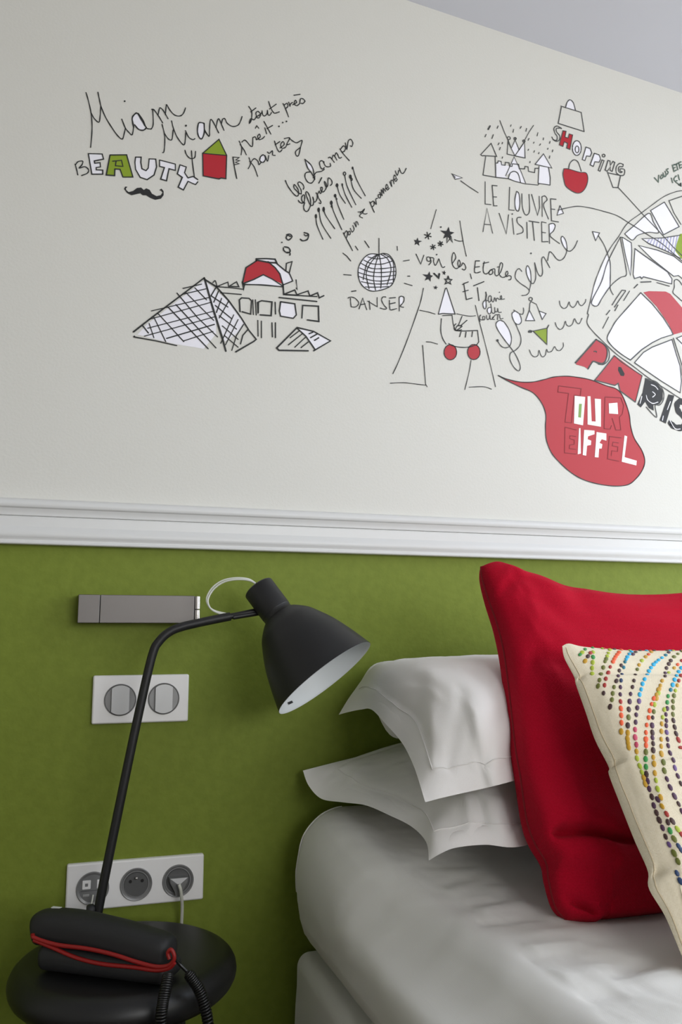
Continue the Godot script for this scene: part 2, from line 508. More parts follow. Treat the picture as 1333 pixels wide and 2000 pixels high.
	b1.set_smooth_group(-1)
	var wm: float = (WIN_R[2] + WIN_R[3]) / 2
	for r in [[WIN_R[2], WIN_R[2] + 0.06, WIN_R[0], WIN_R[1]], [WIN_R[3] - 0.06, WIN_R[3], WIN_R[0], WIN_R[1]], [wm - 0.03, wm + 0.03, WIN_R[0] + 0.06, WIN_R[1] - 0.06], [WIN_R[2], WIN_R[3], WIN_R[0], WIN_R[0] + 0.06], [WIN_R[2], WIN_R[3], WIN_R[1] - 0.06, WIN_R[1]]]:
		add_box(b1, Vector3(ROOM_R + 0.04, r[2], r[0]), Vector3(ROOM_R + 0.09, r[3], r[1]))
	obj("window_frame", done(b1), M.gloss_white, w1)
	for r in [[WIN_R[2] + 0.06, wm - 0.03], [wm + 0.03, WIN_R[3] - 0.06]]:
		obj("window_pane", box(Vector3(ROOM_R + 0.06, WIN_R[0] + 0.06, r[0]), Vector3(ROOM_R + 0.066, WIN_R[1] - 0.06, r[1])), M.glass, w1)
	var w3 := struct("window_3")
	var b3 := begin()
	b3.set_smooth_group(-1)
	for r in [[0.3, 0.36, 1.0, 2.0], [2.24, 2.3, 1.0, 2.0], [1.27, 1.33, 1.06, 1.94], [0.3, 2.3, 1.0, 1.06], [0.3, 2.3, 1.94, 2.0]]:
		add_box(b3, Vector3(r[0], r[2], ROOM_F + 0.04), Vector3(r[1], r[3], ROOM_F + 0.09))
	obj("window_frame", done(b3), M.gloss_white, w3)
	for r in [[0.36, 1.27], [1.33, 2.24]]:
		obj("window_pane", box(Vector3(r[0], 1.06, ROOM_F + 0.06), Vector3(r[1], 1.94, ROOM_F + 0.066)), M.glass, w3)
	var w2 := struct("window_2")
	var b2 := begin()
	b2.set_smooth_group(-1)
	for r in [[rx0, rx0 + 0.05, rz0, rz1], [rx1 - 0.05, rx1, rz0, rz1], [rx0, rx1, rz0, rz0 + 0.05], [rx0, rx1, rz1 - 0.05, rz1]]:
		add_box(b2, Vector3(r[0], ceil_y(ROOF_WINDOW_AT.x) + 0.07, r[2]), Vector3(r[1], ceil_y(ROOF_WINDOW_AT.x) + 0.12, r[3]))
	obj("window_frame", done(b2), M.gloss_white, w2)
	obj("window_pane", box(Vector3(rx0 + 0.05, ceil_y(ROOF_WINDOW_AT.x) + 0.09, rz0 + 0.05), Vector3(rx1 - 0.05, ceil_y(ROOF_WINDOW_AT.x) + 0.096, rz1 - 0.05)), M.glass, w2)

# ==================================================================== bed
func build_bed():
	var nz := FastNoiseLite.new()
	nz.seed = 5
	nz.frequency = 3.0
	var creases := FastNoiseLite.new()
	creases.seed = 8
	creases.frequency = 7.0
	var bed_creases := [[0.485, 0.444, 0.559, 0.432, 0.0035], [0.455, 0.482, 0.547, 0.485, -0.0030], [0.469, 0.573, 0.544, 0.569, 0.0040], [0.447, 0.596, 0.509, 0.601, -0.0030], [0.460, 0.641, 0.537, 0.636, 0.0040], [0.528, 0.656, 0.649, 0.624, -0.0040], [0.512, 0.687, 0.618, 0.662, 0.0040], [0.473, 0.377, 0.562, 0.351, 0.0030], [0.455, 0.687, 0.543, 0.685, -0.0035]]
	var bend := func(p: Vector3) -> Vector3:
		var q := p
		var top := smoothstep(0.52, 0.64, p.y)
		q.y += top * (0.006 * nz.get_noise_2d(p.x, p.z) - 0.060 * smoothstep(0.04, 0.44, p.z))
		# shallow creases fanning from under the cushion
		q.y += top * 0.0042 * creases.get_noise_2d(p.x * 0.45 + p.z * 0.3, p.z * 2.4) * smoothstep(0.40, 0.55, p.x)
		for c in bed_creases:
			var near := Geometry2D.get_closest_point_to_segment(Vector2(p.x, p.z), Vector2(c[0], c[1]), Vector2(c[2], c[3]))
			q.y += top * c[4] * gauss(near.distance_to(Vector2(p.x, p.z)), 0.011)
		# soft edge that gives way towards the foot of the bed
		q.x += (1.0 - smoothstep(0.42, 0.70, p.x)) * (0.004 * nz.get_noise_2d(p.z * 1.3, p.y * 2.0))
		q.x += top * (1.0 - smoothstep(0.36, 0.60, p.x)) * 0.05 * smoothstep(0.1, 0.6, p.z)
		# bulging side
		q.x -= (1.0 - smoothstep(0.37, 0.50, p.x)) * 0.016 * sin(PI * clampf((p.y - 0.428) / 0.232, 0.0, 1.0))
		return q
	var m := thing("mattress", "white sheeted mattress with rounded corner against the green wall", "mattress", Vector3.ZERO)
	obj("fitted_sheet", rounded_box(Vector3(0.374, 0.428, 0.022), Vector3(1.96, 0.660, 2.02), 0.062, Vector3i(150, 20, 220), bend, 0.42), M.sheet, m)
	# stitched edge of the sheet round the head corner
	var seam := PackedVector3Array()
	for k in 41:
		var t := k / 40.0
		var rr := 0.0606
		var p := Vector3(0.436 - rr, lerpf(0.53, 0.598, t / 0.6), 0.071)
		if t > 0.6:
			var ang := PI * 0.5 * (t - 0.6) / 0.4
			p = Vector3(0.436 - rr * cos(ang), 0.598 + rr * sin(ang), 0.071)
		seam.append(bend.call(p) + Vector3(-0.0002, 0.0002, 0))
	obj("sheet_seam", tube(seam, 0.0012, 6), M.sheet, m)
	var wob := func(p: Vector3) -> Vector3:
		p.x += 0.004 * nz.get_noise_2d(p.z * 1.5, p.y * 2.0) * (1.0 - smoothstep(0.4, 0.6, p.x))
		return p
	var b := thing("bed_base", "white covered bed base under the mattress", "bed base", Vector3.ZERO)
	obj("base_cover", rounded_box(Vector3(0.366, 0.10, 0.026), Vector3(1.95, 0.4275, 2.0), 0.022, Vector3i(24, 20, 50), wob), M.sheet, b)
	for x in [0.46, 1.84]:
		for z in [0.12, 1.90]:
			obj("leg", lathe(PackedVector2Array([Vector2(0, 0), Vector2(0, 0.022), Vector2(0.1, 0.028), Vector2(0.1, 0)]), 20, [1, 2]), M.black_plastic, b, Vector3(x, 0, z))

# ==================================================================== pillows
func sheet_points(g: PackedVector3Array, ni: int, nj: int, sub: int) -> PackedVector3Array:
	var mid := []
	for i in ni:
		var line := PackedVector3Array()
		for j in nj:
			line.append(g[i * nj + j])
		mid.append(smooth_path(line, (nj - 1) * sub))
	var mj := (nj - 1) * sub + 1
	var mi := (ni - 1) * sub + 1
	var r := PackedVector3Array()
	r.resize(mi * mj)
	for j in mj:
		var line := PackedVector3Array()
		for i in ni:
			line.append(mid[i][j])
		var s := smooth_path(line, (ni - 1) * sub)
		for i in mi:
			r[i * mj + j] = s[i]
	return r

func pillow(called: String, label: String, top_pts: Array, low: float, seed_: int, folds: Array):
	var g := pts(top_pts)
	var nj := 9
	var ni := g.size() / nj
	var sub := 8
	var top := sheet_points(g, ni, nj, sub)
	# underside: the same hem, falling to the resting height inside the stitched border
	var gb := PackedVector3Array()
	for i in ni:
		for j in nj:
			var p := g[i * nj + j]
			var di := mini(i, ni - 1 - i)
			var dj := mini(j, nj - 1 - j)
			if di == 0 or dj == 0:
				gb.append(p)
			elif di == 1 or dj == 1:
				gb.append(p - Vector3(0, 0.004, 0) + Vector3(0.002, 0, -0.003))
			else:
				gb.append(Vector3(p.x + 0.012, minf(p.y - 0.012, low), lerpf(p.z, 0.2, 0.12)))
	var bot := sheet_points(gb, ni, nj, sub)
	var mi := (ni - 1) * sub + 1
	var mj := (nj - 1) * sub + 1
	var nz := FastNoiseLite.new()
	nz.seed = seed_
	nz.frequency = 9.0
	nz.fractal_octaves = 3
	for i in mi:
		for j in mj:
			var e := minf(1.0, minf(minf(i, mi - 1 - i), minf(j, mj - 1 - j)) / float(sub))
			var p := top[i * mj + j]
			var h := 0.004 * nz.get_noise_3d(p.x * 1.4, p.y * 0.6, p.z)
			for f in folds:
				var at := Vector2(float(i) / sub, float(j) / sub)
				var q := Geometry2D.get_closest_point_to_segment(at, Vector2(f[0], f[1]), Vector2(f[2], f[3]))
				h += 0.6 * f[5] * gauss(at.distance_to(q), f[4])
			top[i * mj + j] = p + Vector3(-0.3, 0.7, 0.6) * e * h
	var st := begin()
	st.set_smooth_group(0)
	add_grid(st, top, mi, mj, true)
	st.set_smooth_group(1)
	add_grid(st, bot, mi, mj)
	var t := thing(called, label, "pillow", Vector3.ZERO, "white bed pillows")
	obj("pillowcase", done(st), M.cotton, t)
	# stitched line a hand's width inside the hem, along the front and the end
	var line := PackedVector3Array()
	for j in range(sub, mj - sub):
		line.append(top[sub * mj + j] + Vector3(-0.0004, 0.0004, 0.0006))
	for i in range(sub, mi - sub):
		line.append(top[i * mj + mj - 1 - sub] + Vector3(0, 0.0004, 0.0008))
	obj("border_stitching", tube(line, 0.0007, 5), M.cotton, t)

func build_pillows():
	pillow("pillow", "lower white flanged pillow lying on the mattress", [3792,7118,300,3809,6926,600,3913,6782,1000,4117,6809,1500,4324,6847,2000,4467,6819,2600,4578,6777,3200,4553,6703,3750,4434,6569,4100,4325,7216,280,4317,7181,600,4410,7092,1000,4501,7036,1500,4657,7015,2000,4765,6987,2600,4773,6949,3200,4644,6838,3800,4570,6652,4150,4819,7301,250,4791,7326,600,4903,7296,1000,5025,7284,1500,5084,7259,2100,5072,7193,2800,4981,7112,3400,4858,6910,3900,4786,6710,4150,5568,7443,250,5477,7501,600,5465,7546,1200,5478,7545,1800,5420,7456,2500,5381,7335,3100,5241,7207,3700,5213,6972,4000,5185,6730,4200,6463,7559,250,6401,7621,600,6215,7699,1200,6013,7723,2000,5836,7638,2700,5677,7439,3400,5628,7212,3850,5635,6945,4100,5759,6673,4200,7963,7559,250,7901,7621,600,7715,7699,1200,7513,7723,2000,7336,7638,2700,7177,7439,3100,7128,7212,3212,7135,6945,3275,7259,6673,3300,9463,7559,250,9401,7621,600,9215,7699,1200,9013,7723,2000,8836,7638,2700,8677,7439,3100,8628,7212,3212,8635,6945,3275,8759,6673,3300,10663,7559,250,10601,7621,600,10415,7699,1200,10213,7723,2000,10036,7638,2700,9877,7439,3100,9828,7212,3212,9835,6945,3275,9959,6673,3300,10600,7301,250,10600,7326,600,10600,7296,1100,10600,7284,1750,10600,7259,2400,10600,7193,3100,10600,7112,3625,10600,6910,4000,10600,6710,4175,11100,7216,265,11100,7181,600,11100,7092,1100,11100,7036,1750,11100,7015,2350,11100,6987,3000,11100,6949,3525,11100,6838,3950,11100,6652,4175,11600,7118,275,11600,6926,600,11600,6782,1100,11600,6809,1750,11600,6847,2350,11600,6819,3000,11600,6777,3525,11600,6703,3925,11600,6569,4150], 0.664, 31, [[0.9, 1.2, 1.0, 5.5, 0.16, -0.004], [0.25, 1.4, 1.4, 0.6, 0.14, -0.006], [0.4, 2.4, 1.6, 1.8, 0.2, 0.004], [1.6, 5.2, 2.2, 3.0, 0.2, 0.005], [2.6, 7.4, 2.9, 5.8, 0.16, 0.006], [3.1, 7.4, 3.4, 6.0, 0.14, -0.007], [3.7, 7.4, 3.9, 6.0, 0.16, 0.007], [4.1, 7.4, 4.4, 6.2, 0.14, -0.006]])
	pillow("pillow", "upper white flanged pillow stacked on the other pillow", [4397,8033,400,4466,8102,700,4557,8178,1100,4602,8213,1500,4564,8079,2200,4598,7865,2800,4514,7670,3400,4426,7479,3850,4395,7288,4100,4692,8400,300,4703,8481,600,4692,8547,950,4657,8536,1400,4662,8367,2300,4745,8197,2900,4665,7944,3450,4591,7642,3900,4618,7341,4150,5074,8744,250,5004,8864,550,4914,8908,950,4798,8894,1600,4770,8758,2500,4841,8523,3100,4764,8141,3700,4795,7703,4020,4910,7382,4150,5780,8751,250,5658,8927,550,5438,8996,1200,5194,9034,2000,5061,8994,2800,5060,8703,3500,5066,8259,3950,5124,7746,4110,5192,7429,4180,6794,8736,250,6654,8979,550,6389,9038,1200,6090,9065,2000,5821,9023,2800,5568,8734,3600,5435,8257,4050,5443,7777,4150,5521,7486,4200,8294,8736,250,8154,8979,550,7889,9038,1200,7590,9065,2000,7321,9023,2800,7068,8734,3150,6935,8257,3262,6943,7777,3288,7021,7486,3300,9794,8736,250,9654,8979,550,9389,9038,1200,9090,9065,2000,8821,9023,2800,8568,8734,3150,8435,8257,3262,8443,7777,3288,8521,7486,3300,10994,8736,250,10854,8979,550,10589,9038,1200,10290,9065,2000,10021,9023,2800,9768,8734,3150,9635,8257,3262,9643,7777,3288,9721,7486,3300,10600,8744,250,10600,8864,550,10600,8908,1075,10600,8894,1800,10600,8758,2650,10600,8523,3350,10600,8141,3875,10600,7703,4085,10600,7382,4175,11100,8400,275,11100,8481,575,11100,8547,1075,11100,8536,1700,11100,8367,2550,11100,8197,3250,11100,7944,3750,11100,7642,4025,11100,7341,4175,11600,8033,325,11600,8102,625,11600,8178,1150,11600,8213,1750,11600,8079,2500,11600,7865,3200,11600,7670,3725,11600,7479,4000,11600,7288,4150], 0.785, 32, [[1.15, 6.8, 2.7, 4.4, 0.26, 0.007], [1.9, 7.0, 3.3, 5.2, 0.2, -0.007], [2.9, 7.1, 3.5, 5.8, 0.16, 0.006], [3.5, 7.1, 4.1, 5.8, 0.15, -0.008], [3.9, 7.1, 4.6, 5.8, 0.15, 0.007], [1.1, 2.8, 1.2, 5.4, 0.14, -0.004], [0.4, 2.0, 1.0, 4.0, 0.2, 0.004], [0.95, 3.2, 2.4, 5.2, 0.18, 0.004]])

# ==================================================================== cushions
func coons(b: Array, u: float, v: float) -> Vector3:
	return (1 - u) * cr3(b[0], v) + u * cr3(b[1], v) + (1 - v) * cr3(b[2], u) + v * cr3(b[3], u) - (
		(1 - u) * (1 - v) * b[0][0] + u * (1 - v) * b[1][0] + (1 - u) * v * b[0][-1] + u * v * b[1][-1])

func puff(u: float, v: float, e: float) -> float:
	return pow(maxf(0.0, 16.0 * u * (1 - u) * v * (1 - v)), e)

func cushion_mesh(b: Array, n: Vector3, front: float, back: float, e: float, crease: Callable, res: int) -> ArrayMesh:
	var st := begin()
	for side in 2:
		st.set_smooth_group(side)
		var g := PackedVector3Array()
		for i in res + 1:
			# points crowd towards the seam
			var u := 0.5 - 0.5 * cos(PI * i / res)
			for j in res + 1:
				var v := 0.5 - 0.5 * cos(PI * j / res)
				var p := coons(b, u, v)
				var k := puff(u, v, e)
				if side == 0:
					p += n * (front * k + crease.call(u, v) * minf(1.0, k * 3.0))
				else:
					p -= n * back * k
				g.append(p)
		add_grid(st, g, res + 1, res + 1, side == 0)
	return done(st)

func gauss(x: float, w: float) -> float:
	return exp(-x * x / (w * w))

func build_cushions():
	var rb := []
	for L in [[5839,5997,5024,5732,6145,4957,5726,6415,4834,5749,6602,4749,5652,6830,4645,5620,7087,4529,5670,7556,4316,5701,7924,4148,5769,8372,3944,5866,9053,3635,5881,9522,3422,5834,9936,3234,5814,10247,3092,5834,10423,3012], [10921,5997,5024,11028,6145,4957,11034,6415,4834,11011,6602,4749,11108,6830,4645,11140,7087,4529,11090,7556,4316,11059,7924,4148,10991,8372,3944,10894,9053,3635,10879,9522,3422,10926,9936,3234,10946,10247,3092,10926,10423,3012], [5839,5997,5024,6121,5941,5050,6261,5965,5039,6678,5954,5043,10082,5954,5043,10499,5965,5039,10639,5941,5050,10921,5997,5024], [5834,10423,3012,6035,10460,2996,6214,10383,3030,6526,10244,3093,7054,10077,3170,7703,9973,3217,9057,9973,3217,9706,10077,3170,10234,10244,3093,10546,10383,3030,10725,10460,2996,10926,10423,3012]]:
		rb.append(pts(L))
	var rn := Vector3(-0.0000, 0.4138, 0.9104)
	var nz := FastNoiseLite.new()
	nz.seed = 41
	nz.frequency = 2.2
	nz.fractal_octaves = 3
	var red_crease := func(u: float, v: float) -> float:
		var h := 0.006 * nz.get_noise_2d(u * 1.3, v * 2.0)
		# deep fold running in from the left edge above the lower corner, with full rolls above and below it
		var line := 0.312 + 0.016 * sin(clampf(u * 2.4, 0.0, 1.0) * PI)
		var reach := smoothstep(0.02, 0.09, u) * (1.0 - smoothstep(0.34, 0.60, u))
		h -= 0.024 * gauss(v - line, 0.016) * reach
		h += 0.010 * gauss(v - line - 0.055, 0.045) * (1.0 - smoothstep(0.3, 0.6, u))
		h += 0.012 * gauss(v - line + 0.075, 0.06) * (1.0 - smoothstep(0.3, 0.6, u))
		# tuck near the bottom corner
		h -= 0.016 * gauss(v - 0.075 + 0.35 * (u - 0.10), 0.016) * gauss(u - 0.12, 0.06)
		# pull lines from the top edge
		h += 0.0030 * sin((u + v * 0.30) * 46.0) * smoothstep(0.70, 0.95, v) * smoothstep(0.12, 0.4, u)
		# arched crease in from the left at mid height, softer one above it
		h -= 0.009 * gauss(v - (0.685 - 1.4 * (u - 0.20) * (u - 0.20)), 0.014) * gauss(u - 0.17, 0.10)
		h += 0.006 * gauss(v - (0.655 - 1.4 * (u - 0.20) * (u - 0.20)), 0.02) * gauss(u - 0.17, 0.10)
		h -= 0.006 * gauss(v - 0.83 - 0.3 * u, 0.02) * gauss(u - 0.10, 0.08)
		return h
	var t := thing("cushion", "large plain red cushion leaning against the white pillows", "cushion", Vector3.ZERO)
	obj("cover", cushion_mesh(rb, rn, 0.060, 0.058, 0.33, red_crease, 110), M.red_cloth, t)
	var seam := PackedVector3Array()
	for side in [[0, false], [3, false], [1, true], [2, true]]:
		var s := smooth_path(rb[side[0]], 60)
		if side[1]:
			s.reverse()
		seam.append_array(s.slice(0, 60))
	seam.append(seam[0])
	obj("piping", tube(seam, 0.0016, 8), M.red_thread, t)
	# cream cushion with rows of embroidered stitches
	var cb := []
	for L in [[6152,5998,6807,6122,6150,6713,6100,6478,6508,6029,6724,6353,6100,6878,6258,6077,7160,6081,6068,7496,5871,6064,7806,5678,6103,7884,5629,6051,8171,5450,6064,8473,5261,6073,8795,5059,6088,8893,4998,6050,9126,4852,6085,9275,4760], [10748,5998,6807,10778,6150,6713,10800,6478,6508,10871,6724,6353,10800,6878,6258,10823,7160,6081,10832,7496,5871,10836,7806,5678,10797,7884,5629,10849,8171,5450,10836,8473,5261,10827,8795,5059,10812,8893,4998,10850,9126,4852,10815,9275,4760], [6152,5998,6807,6267,5948,6839,6587,5945,6841,10313,5945,6841,10633,5948,6839,10748,5998,6807], [6085,9275,4760,6200,9307,4739,6399,9266,4765,6855,9230,4787,7409,9206,4803,9491,9206,4803,10045,9230,4787,10501,9266,4765,10700,9307,4739,10815,9275,4760]]:
		cb.append(pts(L))
	var cn := Vector3(-0.0000, 0.5300, 0.8480)
	var cream_crease := func(u: float, v: float) -> float:
		var h := 0.0025 * nz.get_noise_2d(u * 2.0 + 7.0, v * 2.6)
		h -= 0.008 * gauss(v - (0.54 + 0.25 * u), 0.018) * gauss(u - 0.05, 0.06)
		h -= 0.008 * gauss(v - (0.80 + 0.2 * u), 0.018) * gauss(u - 0.05, 0.06)
		h -= 0.008 * gauss(v - (0.25 + 0.2 * u), 0.018) * gauss(u - 0.08, 0.08)
		return h
	var c := thing("cushion", "cream cushion embroidered with curved rows of coloured stitches", "cushion", Vector3.ZERO)
	obj("cover", cushion_mesh(cb, cn, 0.040, 0.020, 0.90, cream_crease, 96), M.cream_cloth, c)
	var hem := PackedVector3Array()
	for k in 61:
		var v := 0.03 + 0.94 * k / 60.0
		hem.append(cream_point(cb, cn, cream_crease, 0.062, v) + cn * 0.0002)
	obj("hem_stitching", tube(hem, 0.0005, 5), M.cream_thread, c)
	var cols := [Color(0.20, 0.56, 0.26), Color(0.66, 0.72, 0.20), Color(0.76, 0.58, 0.12), Color(0.27, 0.17, 0.16), Color(0.64, 0.17, 0.13), Color(0.42, 0.44, 0.17), Color(0.90, 0.36, 0.17),
		Color(0.12, 0.66, 0.84), Color(0.08, 0.45, 0.54), Color(0.12, 0.22, 0.38), Color(0.30, 0.17, 0.28), Color(0.42, 0.31, 0.52), Color(0.76, 0.27, 0.38)]
	var threads := []
	for k in cols:
		threads.append(solid(k, 0.5))
	var bead := SphereMesh.new()
	bead.radius = 1.0
	bead.height = 2.0
	bead.radial_segments = 8
	bead.rings = 4
	rng.seed = 77
	for k in range(0, STITCH_SPOTS.size(), 4):
		var u: float = STITCH_SPOTS[k] * 0.0001
		var v: float = STITCH_SPOTS[k + 1] * 0.0001
		var a: float = deg_to_rad(STITCH_SPOTS[k + 2])
		var p := cream_point(cb, cn, cream_crease, u, v)
		var e := 0.004
		var du := cream_point(cb, cn, cream_crease, u + e, v) - cream_point(cb, cn, cream_crease, u - e, v)
		var dv := cream_point(cb, cn, cream_crease, u, v + e) - cream_point(cb, cn, cream_crease, u, v - e)
		var up := du.cross(dv).normalized()
		var along := (du * cos(a) + dv * sin(a)).normalized()
		var o := obj("stitch", bead, threads[STITCH_SPOTS[k + 3]], c)
		var s := rng.randf_range(0.85, 1.12)
		o.transform = Transform3D(Basis(along * 0.0042 * s, up * 0.0011, along.cross(up) * 0.0026 * s), p + up * 0.0003)

func cream_point(b: Array, n: Vector3, crease: Callable, u: float, v: float) -> Vector3:
	var k := puff(u, v, 0.90)
	return coons(b, u, v) + n * (0.040 * k + crease.call(u, v) * minf(1.0, k * 3.0))

# ==================================================================== stool
func build_stool():
	var at := Vector3(0.0860, 0.5070, 0.1860)
	var t := thing("stool", "round black stool used as a bedside table", "stool", Vector3(at.x, 0, at.z))
	var prof := PackedVector2Array([Vector2(at.y - 0.004, 0), Vector2(at.y - 0.003, 0.09)])
	for k in 11:
		var a := PI * (0.5 - k / 10.0)
		prof.append(Vector2(at.y - 0.024 + 0.023 * sin(a), 0.128 + 0.024 * cos(a)))
	prof.append(Vector2(at.y - 0.047, 0.06))
	prof.append(Vector2(at.y - 0.047, 0))
	prof.reverse()
	obj("seat", lathe(prof, 72), M.stool_black, t)
	for k in 4:
		var a := PI / 4 + k * PI / 2
		var d := Vector3(cos(a), 0, sin(a))
		obj("leg", tube(PackedVector3Array([d * 0.085 + Vector3(0, at.y - 0.045, 0), d * 0.128 + Vector3(0, 0.0, 0)]), [0.014, 0.010], 14), M.stool_black, t)
	var ring := PackedVector3Array()
	for k in 41:
		var a := TAU * k / 40
		ring.append(Vector3(cos(a) * 0.110, 0.20, sin(a) * 0.110))
	obj("foot_ring", tube(ring, 0.006, 10), M.stool_black, t)

# ==================================================================== desk lamp
func build_lamp():
	var foot := Vector3(0.0479, 0.5287, 0.1100)
	var stool_top := 0.506
	var t := thing("desk_lamp", "black metal desk lamp with dome shade and bent pole on the stool", "lamp", Vector3(foot.x, stool_top, foot.z))
	var o := t.position
	var base := lathe(PackedVector2Array([Vector2(0, 0), Vector2(0, 0.046), Vector2(0.005, 0.048), Vector2(0.009, 0.045), Vector2(0.011, 0.012), Vector2(0.03, 0.009), Vector2(0.03, 0)]), 40, [1, 4])
	obj("base", base, M.black_metal, t)
	var path := smooth_path(pts([479,5287,1100,548,5725,1100,697,6598,1100,913,7837,1100,1087,8769,1100,1175,9156,1100,1248,9296,1100,1369,9421,1100,1556,9516,1100,1953,9612,1100,2358,9694,1100]), 80)
	path.insert(0, Vector3(foot.x - 0.002, stool_top + 0.008, foot.z))
	for k in path.size():
		path[k] -= o
	obj("pole", tube(path, 0.0068, 18), M.black_metal, t)
	var arm := smooth_path(pts([2277,9678,1100,2523,9727,1100,2773,9778,1100,3093,9813,1100]), 16)
	for k in arm.size():
		arm[k] -= o
	obj("arm", tube(arm, 0.0048, 14), M.black_metal, t)
	var sleeve := PackedVector3Array([arm[3] + Vector3(0, -0.002, 0.002), arm[15] + Vector3(0, -0.002, 0.002)])
	obj("arm_bracket", tube(sleeve, 0.0042, 10), M.black_metal, t)
	# shade group along its own axis
	var A := Vector3(0.2809, 1.0157, 0.1100)
	var D := Vector3(0.5089, -0.7732, 0.3785)
	var side := D.cross(Vector3(0, 0, 1)).normalized()
	var frame := Transform3D(Basis(side, D, side.cross(D)), A - o)
	var pr := PackedVector2Array([Vector2(0.0000, 0.0257), Vector2(0.0502, 0.0254), Vector2(0.0569, 0.0258), Vector2(0.0627, 0.0327), Vector2(0.0751, 0.0448), Vector2(0.0875, 0.0528), Vector2(0.1162, 0.0670), Vector2(0.1488, 0.0784), Vector2(0.1828, 0.0881)])
	var cap := PackedVector2Array([Vector2(0, 0), Vector2(-0.0015, pr[0].y - 0.003), Vector2(0, pr[0].y - 0.0008), Vector2(0.0015, pr[0].y), Vector2(pr[1].x, pr[0].y), Vector2(pr[1].x + 0.003, pr[0].y - 0.0015), Vector2(pr[1].x + 0.004, pr[0].y - 0.006)])
	var capo := obj("socket_cap", lathe(cap, 44, [1, 4]), M.black_metal, t)
	capo.transform = frame
	var dome := PackedVector2Array()
	var lining := PackedVector2Array()
	var src := PackedVector2Array([pr[1]]) + pr.slice(2)
	for k in src.size() - 1:
		for s in 5:
			var q := cr2(src[maxi(k - 1, 0)], src[k], src[k + 1], src[mini(k + 2, src.size() - 1)], s / 5.0)
			dome.append(q)
			lining.append(Vector2(q.x + 0.0012, q.y - 0.0016))
	dome.append(src[-1])
	lining.append(Vector2(src[-1].x - 0.0002, src[-1].y - 0.0012))
	lining.append(Vector2(src[-1].x + 0.0004, src[-1].y - 0.0002))
	var sh := obj("shade", lathe(dome, 72), M.black_metal, t)
	sh.transform = frame
	var li := obj("shade_lining", lathe(lining, 72), M.shade_white, sh)
	li.set_meta("label", "white inside of the lamp shade")
	var holder := obj("bulb_holder", lathe(PackedVector2Array([Vector2(pr[2].x - 0.004, 0.0), Vector2(pr[2].x - 0.004, 0.017), Vector2(pr[2].x + 0.03, 0.017), Vector2(pr[2].x + 0.03, 0.0)]), 24, [1, 2]), M.gloss_white, t)
	holder.transform = frame
	# small printed sticker inside the lip, at the low side
	var ang := 5.480
	var rad := Vector3(cos(ang), 0, sin(ang))
	var tanv := Vector3(-sin(ang), 0, cos(ang))
	var q0 := rad * (src[-1].y - 0.0068) + Vector3(0, src[-1].x - 0.011, 0)
	var st := begin()
	st.set_smooth_group(-1)
	quad(st, q0 + tanv * 0.006 - Vector3(0, 0.002, 0), q0 - tanv * 0.006 - Vector3(0, 0.002, 0), q0 - tanv * 0.006 + Vector3(0, 0.002, 0), q0 + tanv * 0.006 + Vector3(0, 0.002, 0))
	var mark := obj("rating_mark", done(st), M.black_plastic, sh)
	mark.set_meta("label", "small dark mark inside the shade lip")
	# joint between arm and shade, cable loop, clamp knob
	var je: Vector3 = Vector3(0.3093, 0.9813, 0.1100) - o
	var ball := lathe(PackedVector2Array([Vector2(-0.009, 0), Vector2(-0.009, 0.007), Vector2(-0.006, 0.0095), Vector2(0.006, 0.0095), Vector2(0.009, 0.007), Vector2(0.009, 0)]), 24, [1, 4])
	var jo := obj("joint", ball, M.black_metal, t, je)
	jo.rotation = Vector3(PI / 2, 0, 0)
	jo.position += Vector3(0, 0, 0.022)
	for L in [[2758,10231,1100,2649,10298,1050,2452,10315,980,2258,10274,900,2102,10158,850,2014,9992,850,2043,9859,900,2130,9784,980,2286,9743,1040,2424,9719,1100], [2773,10205,1130,2664,10272,1080,2468,10289,1010,2274,10248,930,2118,10132,880,2031,9966,880,2059,9834,930,2147,9760,1010,2302,9719,1070,2424,9719,1100]]:
		var c := smooth_path(pts(L), 48)
		for k in c.size():
			c[k] -= o
		obj("cable_strand", tube(c, 0.0014, 8), M.cable_clear, t)
	var cl: Vector3 = Vector3(0.0394, 0.5450, 0.1100) - o
	var ko := obj("clamp_knob", lathe(PackedVector2Array([Vector2(-0.006, 0), Vector2(-0.006, 0.006), Vector2(-0.003, 0.0085), Vector2(0.003, 0.0085), Vector2(0.006, 0.006), Vector2(0.006, 0)]), 20, [1, 4]), M.black_plastic, t, cl)
	ko.rotation = Vector3(0, 0, PI / 2)
	obj("clamp_screw", tube(PackedVector3Array([cl, cl + Vector3(0.014, 0.002, 0)]), 0.004, 10), M.black_plastic, t)

